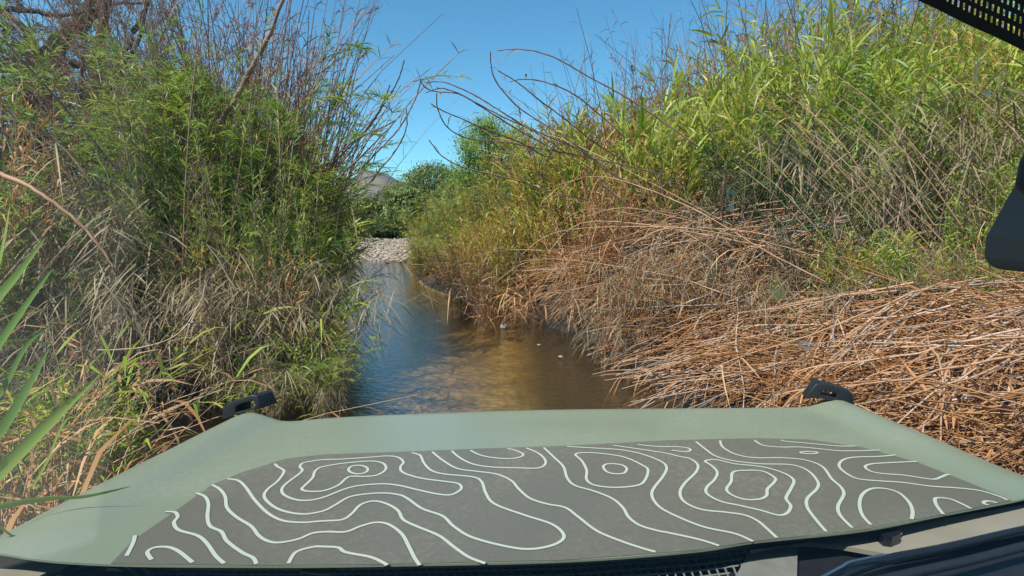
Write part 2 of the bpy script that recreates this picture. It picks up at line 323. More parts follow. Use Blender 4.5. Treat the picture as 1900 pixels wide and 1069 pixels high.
def cane_clump(seed, K=12, h=3.4, spread=0.16, lean=0.06, bend=0.25, per=16, leafL=0.42, leafW=0.032, f0=0.2, f1=1.0, droop=0.55, r=0.009, tint=(0.1, 0.75), ang=0.9, leandir=(0, 0), base_r=0.3, drytail=0.0, hang=0.0, hvar=0.3, sides=4, prof=(0.45, 1.0, 0.8, 0.06)):
    rng = np.random.default_rng(seed)
    Pt, H = culm_pts(rng, K, h, spread, lean, bend, base_r=base_r, leandir=leandir, hvar=hvar)
    rad = r * rng.uniform(.6, 1.2, K)[:, None] * np.linspace(1, 0.3, Pt.shape[1])[None]
    sb = Buf(); sb.tubes(Pt, rad, rng.uniform(0, 1, K), sides)
    lb = Buf()
    k = np.repeat(np.arange(K), per); f = rng.uniform(f0, f1, K * per) ** 0.9
    p, T = sample_poly(Pt, k, f)
    a = rng.uniform(0, 2 * math.pi, len(k))
    out = np.stack([np.cos(a), np.sin(a), np.zeros_like(a)], -1)
    D = T * rng.uniform(0.5, 1.1, (len(k), 1)) * (1 - hang) + out * ang * rng.uniform(0.5, 1.2, (len(k), 1)) - np.array([0, 0, 1.0]) * hang
    tt = rng.uniform(tint[0], tint[1], len(k))
    if drytail: tt = np.clip(tt + drytail * (1 - f) ** 2 + 0.0, 0, 1)
    lb.leaves(p, D, leafL * rng.uniform(.5, 1.25, len(k)), leafW * rng.uniform(.6, 1.3, len(k)), droop * rng.uniform(.2, 1.6, len(k)), tt, rng=rng, prof=prof)
    return sb, lb
def shrub(seed, K=9, h=3.0, spread=0.35, bend=0.3, sub=9, subL=0.7, per=26, leafL=0.09, leafW=0.011, r=0.014, tint=(0.1, 0.9), f0=0.25, rise=0.8, base_r=0.2, leandir=(0, 0), droop=0.3, lean=0.1, subdroop=0.25):
    """woody shrub: stems, side twigs, and narrow leaves along the twigs"""
    rng = np.random.default_rng(seed)
    Pt, H = culm_pts(rng, K, h, spread, lean, bend, base_r=base_r, leandir=leandir)
    sb = Buf(); sb.tubes(Pt, r * rng.uniform(.6, 1.2, K)[:, None] * np.linspace(1, .25, 7)[None], rng.uniform(0, 1, K), 4)
    k = np.repeat(np.arange(K), sub); f = rng.uniform(f0, 0.98, len(k)); p, T = sample_poly(Pt, k, f)
    a = rng.uniform(0, 6.283, len(k)); out = np.stack([np.cos(a), np.sin(a), np.zeros_like(a)], -1)
    D = norm(T * rise + out * 0.75 + rng.normal(0, .2, (len(k), 3)))
    L = subL * rng.uniform(.4, 1.2, len(k)) * (1.15 - 0.5 * f)
    tt = np.linspace(0, 1, 5)
    S2 = p[:, None] + D[:, None] * (L[:, None] * tt)[..., None] - np.array([0, 0, 1.0]) * (L[:, None] * subdroop * tt ** 2)[..., None]
    sb.tubes(S2, np.full((len(k), 5), r * 0.28) * np.linspace(1, .3, 5), rng.uniform(0, 1, len(k)), 3)
    lb = Buf(); k2 = np.repeat(np.arange(len(k)), per); f2 = rng.uniform(0.1, 1.02, len(k2)).clip(0, .999); q, T2 = sample_poly(S2, k2, f2)
    a = rng.uniform(0, 6.283, len(k2)); o2 = np.stack([np.cos(a), np.sin(a), np.sin(a * 3) * .4], -1)
    D2 = norm(T2 * 0.9 + o2 * 0.7)
    tb = rng.uniform(tint[0], tint[1], len(k))[k2] * .6 + rng.uniform(tint[0], tint[1], len(k2)) * .4
    lb.leaves(q, D2, leafL * rng.uniform(.6, 1.3, len(k2)), leafW * rng.uniform(.7, 1.3, len(k2)), droop * rng.uniform(.2, 1.3, len(k2)), tb, rng=rng, prof=(0.5, 1.0, 0.05))
    return sb, lb

class Kind:
    def __init__(s, name, part_stem, part_leaf, ms, ml, gens, h):
        s.name = name; s.h = h; s.ps = part_stem; s.pl = part_leaf
        s.var = [(a.mesh(part_stem, ms), b_.mesh(part_leaf, ml) if b_ is not None else None) for a, b_ in gens]; s.i = 0
    def place(s, x, y, height, label, cat, group=None, rz=None, tilt=(0, 0), z=None, wide=1.0, name=None, label2=None):
        v = s.var[s.i % len(s.var)]; s.i += 1
        zz = float(gz(x, y)) if z is None else z
        o = empty(name or s.name, (x, y, zz), label, cat, group)
        o.rotation_euler = (tilt[0], tilt[1], R.uniform(0, 6.28) if rz is None else rz)
        k = height / s.h; o.scale = (k * wide if wide != 1.0 else k, k * wide if wide != 1.0 else k, k)
        mobj(s.ps, v[0], o)
        if v[1] is not None: mobj(s.pl, v[1], o)
        return o
K_ = {}
K_['green'] = Kind('cane_clump', 'culms', 'leaves', M['culm_green'], M['green'], [cane_clump(100 + i, K=15, per=34, leafW=.036, tint=(0.05, 0.8), drytail=0.4, f0=.05) for i in range(5)], 3.4)
K_['yellow'] = Kind('cane_clump', 'culms', 'leaves', M['culm_dry'], M['yellow'], [cane_clump(120 + i, K=17, per=38, f0=.05, leafL=.38, leafW=.028, tint=(0.05, 1.0), droop=.4, ang=.6) for i in range(4)], 3.4)
K_['orange'] = Kind('dry_cane_clump', 'culms', 'leaves', M['culm_dry'], M['dry'], [cane_clump(140 + i, K=17, per=34, f0=.03, leafL=.34, leafW=.022, tint=(0.0, .7), droop=.7, ang=.5) for i in range(3)], 3.4)
K_['bare'] = Kind('bare_cane_clump', 'culms', 'leaves', M['culm_red'], M['red_twig'], [cane_clump(160 + i, K=13, h=3.4, per=5, leafL=.22, leafW=.009, r=.009, f0=.55, bend=.45, lean=.08, spread=.12, droop=.5, tint=(0, 1), base_r=.4) for i in range(5)], 3.4)
K_['drape'] = Kind('withered_cane_clump', 'culms', 'leaves', M['culm_grey'], M['grey_dry'], [cane_clump(180 + i, K=16, h=1.3, per=34, leafL=.26, leafW=.008, r=.0035, f0=.1, hang=.55, ang=.6, droop=.5, spread=.35, bend=.6, tint=(0, .9), sides=3) for i in range(4)], 1.3)
K_['willow'] = Kind('willow_shrub', 'stems', 'foliage', M['culm_red'], M['willow'], [shrub(200 + i, K=11, sub=14, per=34, leafL=.115, leafW=.009) for i in range(5)], 3.0)
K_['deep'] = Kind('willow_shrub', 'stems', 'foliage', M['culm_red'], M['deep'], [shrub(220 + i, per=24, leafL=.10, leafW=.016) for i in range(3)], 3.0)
K_['tamarisk'] = Kind('tamarisk_shrub', 'stems', 'twigs', M['culm_red'], M['red_twig'], [shrub(240 + i, K=13, h=4, spread=.26, bend=.35, sub=14, subL=.6, per=30, leafL=.06, leafW=.007, r=.013, rise=1.3, f0=.3, subdroop=0) for i in range(4)], 4.0)
K_['reed'] = Kind('reed_tuft', 'stems', 'leaves', M['culm_green'], M['green'], [cane_clump(260 + i, K=16, h=.9, per=9, leafL=.26, leafW=.013, r=.0035, spread=.4, bend=.5, f0=.1, tint=(.1, .8), base_r=.18, droop=.5, sides=3) for i in range(4)], .9)
K_['straw'] = Kind('straw_tuft', 'stems', 'leaves', M['culm_dry'], M['dry'], [cane_clump(280 + i, K=18, h=.8, per=6, leafL=.3, leafW=.011, r=.004, spread=.8, bend=.9, f0=.1, tint=(.1, 1), base_r=.2, droop=.8, sides=3) for i in range(3)], .8)

K_['wand'] = Kind('willow_wand_clump', 'stems', 'leaves', M['culm_red'], M['willow'], [cane_clump(300 + i, K=13, per=95, leafL=.15, leafW=.0085, r=.008, f0=.12, ang=.75, droop=.25, tint=(.1, 1), lean=.05, bend=.3, spread=.13, base_r=.35, prof=(.5, 1, .7, .05)) for i in range(4)], 3.4)
K_['lime'] = Kind('lime_cane_clump', 'culms', 'leaves', M['culm_green'], M['green'], [cane_clump(320 + i, K=9, per=24, leafL=.6, leafW=.04, f0=.3, ang=.45, droop=.45, tint=(.45, .85), spread=.2) for i in range(3)], 3.4)
print('kinds', sum(len(v[1].polygons) + len(v[0].polygons) for k in K_.values() for v in k.var))
#@@VEG
def U(a, b): return R.uniform(a, b)
def place_px(kind, px, y, pytop, wide=1.0, **kw):
    q = P(px, pytop, y); x = q[0]; z0 = max(float(gz(x, y)), -0.05)
    return K_[kind].place(x, y, max(0.3, q[2] - z0), z=z0, wide=wide, **kw)
def zone(kinds, px0, px1, y0, y1, top, n, jit=25, lab=None, wide=1.0, where='', tilt=None):
    """n clumps across px0..px1; top = pixel row of the crowns at both ends"""
    for i in range(n):
        f = (i + U(.1, .9)) / n; px = px0 + (px1 - px0) * f; k = kinds[R.randrange(len(kinds))]
        tp = (np.interp(px, *top) if isinstance(top, tuple) and isinstance(top[0], list) else top[0] + (top[1] - top[0]) * f) + U(-jit, jit)
        l, c, g_ = lab[k]
        place_px(k, px, U(y0, y1), tp, wide=wide * U(.85, 1.2), label=(l + where) if len((l + where).split()) <= 16 else l, cat=c, group=g_, tilt=(U(-.06, .06), U(-.06, .06)) if tilt is None else tilt)

# ---- right bank
TOPR = ([860, 930, 1000, 1060, 1120, 1200, 1270, 1330, 1400, 1500, 1650, 1900, 2100], [340, 292, 240, 200, 190, 178, 150, 100, 40, 5, -30, -40, -40])
def off(d): return (TOPR[0], [v + d for v in TOPR[1]])
GR = {
 'green': ('leafy green giant cane clump in the thicket on top of the right bank', 'cane', 'green cane clumps of the right bank thicket'),
 'yellow': ('yellowing giant cane clump among the green thicket on the right bank', 'cane', 'yellowing cane clumps of the right bank thicket'),
 'orange': ('orange-brown dry cane clump standing by the fallen heap on the right bank', 'cane', 'orange dry cane clumps of the right bank'),
 'bare': ('leafless reddish cane clump sticking up into the sky above the right bank thicket', 'cane', 'bare cane clumps against the sky on the right'),
 'drape': ('withered grey-brown cane clump with hanging dead leaves in the right bank thicket', 'cane', 'withered cane clumps of the right bank'),
 'deep': ('green bush with shade-darkened leaves inside the right bank thicket', 'shrub', 'dark bushes inside the right bank thicket'),
 'lime': ('bright lime green cane clump with long arching blades on the right bank', 'cane', 'bright lime cane clumps of the right bank'),
 'willow': ('fine-leaved green willow bush growing on the right bank', 'shrub', 'willow bushes of the right bank'),
 'straw': ('tuft of dry straw leaves lying on the fallen cane heap on the right', 'grass tuft', 'straw tufts on the right bank heap'),
 'reed': ('small green reed tuft on the right bank of the creek', 'grass tuft', 'reed tufts of the right bank'),
}
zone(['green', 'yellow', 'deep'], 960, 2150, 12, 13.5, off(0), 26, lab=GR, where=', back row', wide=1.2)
zone(['yellow', 'orange', 'yellow', 'green'], 1000, 1360, 9, 11, off(5), 14, lab=GR, where=', left end')
zone(['green', 'green', 'yellow'], 1320, 2150, 8.5, 10, off(25), 20, lab=GR, where=', upper right')
zone(['yellow', 'orange', 'green'], 1090, 1340, 7.6, 8.6, off(70), 10, lab=GR, where=', above the heap')
zone(['green', 'green', 'yellow'], 1300, 1400, 7, 8.2, (200, 170), 4, 25, lab=GR, where=', middle row')
zone(['green', 'green', 'yellow'], 1600, 2150, 7, 8.2, off(80), 13, 35, lab=GR, where=', middle row')
zone(['yellow', 'orange', 'orange'], 1010, 1350, 9.5, 11.5, off(12), 16, lab=GR, where=', golden left end', wide=1.3)
zone(['orange', 'orange', 'drape'], 1090, 1340, 7.0, 7.8, (310, 310), 14, lab=GR, where=', at its left')
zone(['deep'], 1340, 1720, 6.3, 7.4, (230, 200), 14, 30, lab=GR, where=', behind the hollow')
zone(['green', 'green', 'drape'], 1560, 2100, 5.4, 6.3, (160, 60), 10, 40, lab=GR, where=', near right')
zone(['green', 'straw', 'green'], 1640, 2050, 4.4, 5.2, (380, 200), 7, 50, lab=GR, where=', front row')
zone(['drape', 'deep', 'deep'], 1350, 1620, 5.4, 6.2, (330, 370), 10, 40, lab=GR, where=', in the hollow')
zone(['green'], 1530, 1720, 4.8, 5.2, (420, 420), 3, 30, lab=GR, where=', low shoots')
zone(['lime'], 1090, 1340, 7.2, 8.4, (190, 150), 6, 40, lab=GR, where=', left end')
zone(['lime'], 1330, 2000, 6.6, 8.4, (70, 40), 14, 60, lab=GR, where=', right end')
zone(['drape', 'drape', 'orange'], 1125, 1320, 5.6, 7.4, (520, 460), 11, 40, lab=GR, where=' over the creek')
zone(['orange', 'yellow', 'drape'], 1130, 1400, 5.3, 6.4, (450, 440), 9, 40, lab=GR, where=', inside the heap')
zone(['green', 'reed', 'yellow', 'drape'], 1420, 1900, 4.5, 5.1, (455, 440), 11, 30, lab=GR, where=', rooted in the heap')
zone(['reed', 'straw'], 1480, 1880, 3.6, 4.4, (610, 570), 8, 30, lab=GR, where=', low in the heap')
zone(['orange', 'drape', 'yellow', 'orange'], 1430, 2020, 4.7, 5.4, (480, 450), 15, 35, lab=GR, where=' upper edge')
zone(['bare'], 1050, 1760, 9.2, 11, off(-115), 34, 35, lab=GR, tilt=(0, 0))
zone(['willow', 'yellow', 'deep'], 870, 1010, 12.5, 14.5, (330, 240), 8, lab=GR, where=', far end', wide=1.3)
zone(['yellow', 'green', 'yellow'], 985, 1100, 9, 10.5, (260, 230), 6, lab=GR, where=', left of the heap')
zone(['yellow', 'green', 'yellow'], 870, 1090, 8.6, 10.5, (400, 330), 14, 25, lab=GR, where=', low left end')
zone(['orange', 'yellow', 'drape', 'yellow'], 840, 1040, 8.8, 10, (450, 400), 11, 25, lab=GR, where=', over the water edge')
zone(['straw', 'orange'], 860, 1040, 8.0, 9.2, (500, 465), 9, 12, lab=GR, where=', far end')

# ---- the fallen heap of dry canes on the right
def heap_z(x, y):
    d = x - xr(y)
    return np.interp(d, [-1.2, -.6, 0, .5, 1.2, 2.2, 3.5, 6], [.06, .12, .32, .62, .98, 1.38, 1.62, 2.0]) * gfac(y) * (1 + .22 * hsh(np.asarray(x) * 1.5 + 2, np.asarray(y) * 1.5))
rngH = np.random.default_rng(31)
def cane_proto(seed, L, bend, tipleaf):
    rng = np.random.default_rng(seed); n = 9; t = np.linspace(0, 1, n)
    w = np.cumsum(rng.normal(0, .022, (n, 3)), axis=0)
    Pt = np.stack([-L * t, bend * L * t ** 2 + w[:, 1] * L * .5, -abs(bend) * .5 * L * t ** 2.5 + w[:, 2] * L * .4], -1)[None]
    b_ = Buf(); b_.tubes(Pt, (0.0085 * np.linspace(1, .35, n))[None], float(rng.uniform(.2, .9)), 5)
    k = np.linspace(.08, .9, 9); p, T = sample_poly(Pt, np.zeros(9, int), k)      # swollen nodes
    nd = np.stack([p - T * .006, p, p + T * .006], 1)
    b_.tubes(nd, np.stack([.0087 * (1 - .6 * k)] * 3, 1) * np.array([.9, 1.35, .9]), .25, 5)
    if not tipleaf: return b_, None
    l = Buf(); m_ = 10; f = rng.uniform(.3, 1, m_).clip(0, .99); p, T = sample_poly(Pt, np.zeros(m_, int), f)
    D = T + rng.normal(0, .45, (m_, 3)) - np.array([0, 0, .4]); l.leaves(p, D, rng.uniform(.12, .34, m_), rng.uniform(.006, .014, m_), rng.uniform(.1, .6, m_), rng.uniform(0, 1, m_), rng=rng)
    return b_, l
protoC = []
for i in range(14):
    a, b_ = cane_proto(400 + i, [1.3, 1.7, 2.1, 2.6, 1.0][i % 5], rngH.uniform(-.16, .16), i % 2 == 0)
    protoC.append((a.mesh('stem', M['culm_bleached' if i % 3 == 0 else 'culm_dry']), b_.mesh('leaves', M['dry']) if b_ else None, [1.3, 1.7, 2.1, 2.6, 1.0][i % 5]))
def lay_cane(i, x, y, z, yaw, pitch, label, group):
    a, b_, L = protoC[i % len(protoC)]
    if 'bleached' in label: a = protoC[(i % 5) * 3 % 14][0] if protoC[(i % 5) * 3 % 14][2] == L else a
    label = ('short ' if L < 1.5 else 'long ' if L > 2 else 'mid-length ') + ('leafy ' if b_ is not None else 'leafless ') + label
    o = empty('fallen_cane', (x, y, z), label, 'cane', group)
    o.rotation_euler = (R.uniform(-.6, .6), pitch, yaw)
    mobj('stem', a, o)
    if b_ is not None: mobj('leaves', b_, o)
n = 0
for i in range(225):
    y = R.uniform(2.7, 7.2) if i % 3 else R.uniform(2.6, 5.2)
    yaw = R.gauss(.04, .42) if R.random() < .8 else R.uniform(-1.3, 1.3); L_ = protoC[i % len(protoC)][2]
    d = abs(R.gauss(0, 1)) * 1.0 + L_ * max(.3, math.cos(yaw)) - (.35 if i % 4 == 0 else -.05); d = min(d, float(np.interp(y, [5, 5.8, 7.6], [9, 2.5, 1.9]))); x = float(xr(y)) + d
    z = float(heap_z(x, y)) + R.uniform(-.05, .16)
    z2 = float(heap_z(x - 1.2, y)); pitch = -math.atan2(z - z2, 1.2) * R.uniform(.3, 1.05)
    lb3 = 'dry cane in the near foot of the fallen heap, beside the vehicle' if y < 4 else 'dry cane in the middle of the fallen heap, tip towards the creek' if y < 5.6 else 'dry cane in the far upper part of the fallen heap'
    lay_cane(i, x, y, z + (.12 if y > 5.6 else 0), yaw, pitch * (.45 if y > 5.6 else 1), lb3, 'dry canes fallen in the heap on the right bank')
for i in range(70):                                     # bleached tips poking out over the dark water edge
    y = R.uniform(3.8, 5.9) if i % 4 else R.uniform(5.9, 8.3); L_ = protoC[i % len(protoC)][2]; yaw = R.gauss(.05, .4); x = float(xr(y)) + U(-.45, .1) + L_ * math.cos(yaw) * .95
    z = float(heap_z(x, y)) * U(.45, .95) + .05; zt = U(.05, .35) if i % 4 else U(.4, .65); lay_cane(i, x, y, z, yaw, -math.asin(max(-.6, min(.6, (z - zt) / L_))), 'bleached cane poking out of the heap low over the water', 'dry canes fallen in the heap on the right bank')
# litter: short broken stems and dry leaves that make up the body of the heap
def litter(nm, n, xf, yr_, mat, rng, L=(.15, .7), leafshare=.55, label='', cat='litter', yawm=.1):
    y = rng.uniform(*yr_, n); lim = np.interp(y, [2, 5.0, 5.7, 7.6], [1.0, .9, .5, .34]) if xf > 3 else 1.0; d = .55 + rng.uniform(0, 1, n) * xf * lim; x = xr(y) + d
    z = heap_z(x, y) - rng.uniform(0, .28, n) * np.clip(d / 1.2, .15, 1)
    yaw = rng.normal(yawm, .7, n); pit = rng.normal(.25, .35, n)
    D = np.stack([-np.cos(yaw) * np.cos(pit), -np.sin(yaw) * np.cos(pit), -np.sin(pit)], -1); l = rng.uniform(*L, n)
    bb = Buf(); m_ = int(n * leafshare); B = np.stack([x, y, z], -1)
    tn = np.clip(rng.uniform(0, .75, n) + .3 * hsh(x * 1.6, y * 1.6) + .1, 0, 1)
    bb.leaves(B[:m_], D[:m_] + rng.normal(0, .35, (m_, 3)), l[:m_] * .8, rng.uniform(.006, .018, m_), rng.uniform(-.2, .8, m_), tn[:m_], rng=rng)
    t = np.linspace(0, 1, 4); Pt = B[m_:, None] + D[m_:, None] * (l[m_:, None] * t * 1.6)[..., None] - np.array([0, 0, 1.0]) * (.12 * l[m_:, None] * t ** 2)[..., None]
    bb.tubes(Pt, np.repeat(rng.uniform(.002, .0055, (n - m_, 1)), 4, 1), tn[m_:], 3)
    tag(mobj(nm, bb.mesh(nm, mat)), label, cat, kind='stuff')
litter('cane_litter', 17000, 3.6, (2.3, 7.7), M['dry'], rngH, label='tangled dry leaves and broken stems heaped on the right bank')
litter('cane_litter', 3500, 1.3, (7.7, 12.5), M['dry'], rngH, label='far low heap of dry cane leaves along the right water edge')

# long canes bent out of the thicket over the heap towards the creek: roots on the right, tips on the left
def bent_cane(pts, r, label, group=None, mat='culm_dry', name='bent_cane', leaves=0, lm='dry', seed=0, tip=.38):
    """pts: (px, py, distance ahead)"""
    C = smooth_curve([P(*p) for p in pts], 6); o_ = C[0].copy(); C = C - o_; n_ = len(C)
    b_ = Buf(); rj = np.random.default_rng(int(pts[0][0] * 3 + pts[-1][1]) % 99991); C[1:-1] += rj.normal(0, r * .16, (n_ - 2, 3)); b_.tubes(C[None], (r * np.linspace(1, tip, n_) * rj.uniform(.85, 1.2, n_))[None], R.uniform(.2, .9), 6)
    ob = empty(name, o_, label, 'cane', group); mobj('stem', b_.mesh('stem', M[mat]), ob)
    if leaves:
        rng = np.random.default_rng(seed); l = Buf(); f = rng.uniform(.25, .98, leaves); p, T = sample_poly(C[None], np.zeros(leaves, int), f)
        l.leaves(p, T * .8 + rng.normal(0, .5, (leaves, 3)), rng.uniform(.12, .35, leaves), rng.uniform(.006, .015, leaves), rng.uniform(.3, 1, leaves), rng.uniform(0, 1, leaves), rng=rng)
        mobj('leaves', l.mesh('leaves', M[lm]), ob)
    return ob
gB = 'long canes bowed over the right bank towards the creek'; lB = 'long pale cane bowed down from the right bank thicket over the heap'
for i in range(30):
    sx, sy = U(1450, 1850), U(440, 580); ex = U(880, 1280); ey = 270 + (ex - 880) * .35 + U(-30, 230)
    y0 = U(4.6, 6.2); y1 = y0 + U(-.4, 1.6); mxx = (sx + ex) / 2 + U(-40, 40); myy = (sy + ey) / 2 - U(-15, 32)
    bent_cane([(sx, sy + 40, y0), (sx * .75 + ex * .25, sy * .72 + myy * .28 + 4, y0 * .8 + y1 * .2), (mxx, myy, (y0 + y1) / 2), (ex + 90, ey + U(-14, 22), y1), (ex, ey + U(0, 50), y1)], U(.005, .010), lB.replace('long pale', 'long pale leafy' if i % 3 == 0 else 'long pale bare'), gB, leaves=14 if i % 3 == 0 else 0, seed=i)
for i in range(44):
    sx, sy = U(1360, 1800), U(120, 330); L_ = U(140, 330); y0 = U(4.6, 6.0)
    bent_cane([(sx + L_ * .95, sy + L_, y0), (sx + L_ * .68, sy + L_ * .62, y0), (sx + L_ * .33, sy + L_ * .25, y0 + .1), (sx, sy, y0 + .2)], U(.004, .008), ('slender straw-coloured' if i % 2 else 'slender greenish') + ' cane slanting across the dark hollow in the right bank thicket', 'slanting canes across the hollow on the right', mat='culm_dry' if i % 2 else 'culm_green', name='slanting_cane', leaves=10 if i % 2 else 4, lm='drape_leaf' if False else ('grey_dry' if i % 3 else 'green'), seed=700 + i)
sky_r = [
 ('slim dark cane arching highest across the sky, its tip pointing left', [(1300, 275), (1200, 205), (1140, 168), (1100, 147), (1040, 112), (1000, 97), (960, 91), (923, 94)]),
 ('slim dark cane curling upright at its tip beside the highest arching cane', [(1180, 355), (1100, 292), (1040, 250), (980, 212), (950, 188), (920, 150), (911, 120), (910, 96)]),
 ('short slim cane crossing below the highest arching cane', [(1160, 300), (1100, 262), (1040, 215), (998, 184), (960, 153), (924, 131)]),
 ('slim cane with its top nearly level just above the tall far tree', [(1160, 255), (1100, 202), (1060, 172), (1010, 152), (970, 147), (947, 152)]),
 ('uppermost of the bundle of slim canes reaching left over the creek', [(1170, 385), (1120, 345), (1070, 300), (1020, 262), (970, 232), (930, 207), (890, 182), (850, 162), (820, 152), (792, 153)]),
 ('slim cane in the left-reaching bundle with a gently drooping tip', [(1190, 350), (1130, 320), (1080, 281), (1010, 250), (950, 225), (900, 200), (860, 178), (830, 166), (812, 165), (790, 172)]),
 ('slim cane in the left-reaching bundle with its tip hooked upwards', [(1050, 290), (1000, 262), (960, 240), (920, 215), (880, 190), (850, 174), (810, 170), (790, 163), (780, 150)]),
 ('pale cane whose tip turns straight up, below the left-reaching bundle', [(1230, 325), (1150, 305), (1070, 288), (1000, 275), (950, 266), (880, 259), (850, 250), (825, 230), (812, 200), (810, 173)]),
 ('slim cane lying just under the bundle and across the tall far tree', [(1010, 290), (960, 262), (900, 240), (860, 222), (820, 205), (800, 193)]),
 ('lowest pale cane curving up over the far bushes', [(1090, 372), (1010, 353), (970, 338), (920, 325), (870, 314), (840, 302), (815, 285), (796, 260)]),
]
for i, (lab_, pl) in enumerate(sky_r):
    n_ = len(pl); bent_cane([(a, b_, 6.6 - 1.0 * math.sin(k / n_ * 1.3)) for k, (a, b_) in enumerate(pl)], .0088, lab_, gB, mat='culm_red', name='arching_cane', tip=.6, leaves=3, lm='grey_dry', seed=50 + i)

# ---- left bank
GL = {
 'tamarisk': ('reddish twiggy tamarisk shrub with thin upright stems on the left bank', 'shrub', 'tamarisk shrubs of the left bank'),
 'wand': ('upright willow stems with fine bright green leaves on the left bank', 'shrub', 'upright willow stems of the left bank'),
 'willow': ('green narrow-leaved willow shrub in the left bank thicket', 'shrub', 'willow shrubs of the left bank'),
 'deep': ('green shrub with shade-darkened leaves low on the left bank', 'shrub', 'shaded shrubs of the left bank'),
 'drape': ('clump of grey-brown dead leaves hanging over the left water edge', 'cane', 'hanging dead cane clumps of the left bank'),
 'reed': ('green reed tuft drooping over the water at the left edge', 'grass tuft', 'reed tufts along the left water edge'),
 'straw': ('dry straw tuft low on the shaded left bank', 'grass tuft', 'straw tufts of the left bank'),
 'green': ('green cane clump at the foot of the left bank near the vehicle', 'cane', 'green cane clumps of the left bank'),
 'yellow': ('sunlit yellow-green clump on the left bank further up the creek', 'cane', 'sunlit yellow-green clumps of the left bank'),
 'orange': ('orange-brown dry clump low on the left bank', 'cane', 'orange dry clumps of the left bank'),
 'bare': ('fan of bare reddish stems leaning out over the creek from the left bank', 'cane', 'bare stem fans of the left bank'),
}
TL = ([-200, 0, 250, 330, 480, 560, 620, 660], [-60, -60, -30, 20, 60, 160, 300, 360])
zone(['tamarisk', 'tamarisk', 'deep'], -150, 320, 8.6, 11, (-40, -60), 13, 70, lab=GL, where=', far left')
zone(['deep', 'tamarisk', 'orange'], -150, 520, 10, 13, (210, 300), 18, 50, lab=GL, where=', back row')
zone(['tamarisk'], 150, 470, 7.4, 8.6, (-60, -90), 7, 30, lab=GL, tilt=(0, .05), where=', among the willows')
zone(['bare'], 370, 545, 7.4, 9.2, (-120, -10), 24, 50, lab=GL, tilt=(0, .03))
zone(['willow'], 290, 450, 6.2, 7.6, (20, 90), 6, 40, lab=GL, where=', tallest ones', wide=1.1)
zone(['willow', 'willow', 'yellow'], 430, 585, 7.4, 9.2, (200, 340), 11, 30, lab=GL, where=', creek side', wide=1.2)
zone(['willow', 'wand', 'deep', 'tamarisk'], 290, 560, 5.8, 6.6, (290, 350), 8, 40, lab=GL, where=', front row')
zone(['deep', 'tamarisk', 'drape'], -100, 420, 5.6, 7.2, (250, 330), 16, 60, lab=GL, where=', mid depth')
zone(['yellow', 'yellow', 'willow'], 505, 596, 9, 13, (360, 385), 11, 15, lab=GL, where=', at the bend', wide=1.3)
zone(['yellow', 'orange', 'willow'], 440, 610, 6.4, 8.4, (420, 440), 10, 25, lab=GL, where=', at the water')
zone(['drape', 'drape', 'deep'], 60, 560, 4.9, 6.6, (420, 440), 16, 40, lab=GL, where='')
zone(['drape', 'drape', 'orange'], 300, 560, 4.7, 5.6, (450, 450), 12, 25, lab=GL, where=', thatched base')
zone(['wand'], 270, 480, 5.6, 7.2, (40, 110), 10, 50, lab=GL, where=', tall')
zone(['wand', 'wand', 'yellow'], 430, 588, 6.4, 8.6, (150, 330), 13, 30, lab=GL, where=', creek side')
zone(['wand'], 240, 560, 5.2, 6.0, (300, 330), 9, 40, lab=GL, where=', lower front')
zone(['yellow', 'green', 'willow'], 490, 592, 5.6, 7.4, (350, 400), 8, 25, lab=GL, where=', bright edge')
zone(['drape', 'reed', 'yellow'], 330, 600, 4.8, 6.2, (470, 470), 12, 40, lab=GL, where=', creek side')
zone(['drape'], 60, 440, 4.4, 5.2, (560, 580), 7, 50, lab=GL, where=', low in the shade')
zone(['reed', 'willow', 'yellow', 'orange'], 430, 605, 5.0, 7, (530, 530), 15, 30, lab=GL, where=', near the bend')
zone(['reed', 'reed', 'drape'], 480, 612, 4.15, 4.5, (670, 640), 9, 20, lab=GL, where=', right at the hood')
zone(['reed', 'reed', 'willow', 'drape', 'yellow'], 400, 598, 4.3, 5.2, (590, 590), 18, 30, lab=GL, where=', beside the hood', wide=1.2)
zone(['willow', 'green'], -80, 60, 4.6, 5.6, (240, 300), 4, 30, lab=GL, where=', far left')
zone(['straw', 'reed', 'green'], -60, 240, 2.6, 3.4, (560, 720), 7, 60, lab=GL, where=', by the vehicle')
zone(['orange'], -60, 30, 5, 5.6, (110, 130), 2, 20, lab=GL, where=', tall at the far left')
zone(['straw', 'orange'], -60, 90, 1.9, 2.5, (620, 700), 3, 40, lab=GL, where=', nearest the vehicle')
gA = 'thin stems arching into the sky from the left bank'
sky_l = [
 ('thin dark stem reaching furthest right into the sky from the left bank', [(560, 440), (630, 345), (665, 318), (700, 282), (735, 245), (755, 215), (772, 180), (781, 148)]),
 ('tall thin stem bowing up beside the glinting sky gap left of centre', [(520, 420), (570, 350), (620, 300), (660, 262), (690, 230), (708, 200), (728, 170), (742, 140), (750, 112)]),
 ('thin stem ending straight up below the furthest right one', [(600, 430), (660, 362), (690, 335), (705, 315), (730, 285), (748, 255), (755, 230), (754, 202)]),
 ('thin stem tilting flat to the right at its tip above the far hill', [(540, 400), (600, 312), (640, 275), (670, 255), (700, 240), (735, 224)]),
 ('thin straight stem between the two tallest arching stems', [(560, 400), (610, 330), (650, 282), (690, 225), (712, 190), (723, 158)]),
]
for i, (lab_, pl) in enumerate(sky_l):
    n_ = len(pl); bent_cane([(a, b_, 7.8 - .8 * k / n_) for k, (a, b_) in enumerate(pl)], .0125, lab_, gA, mat='culm_red', name='arching_cane', tip=.6, leaves=4, lm='grey_dry', seed=80 + i)
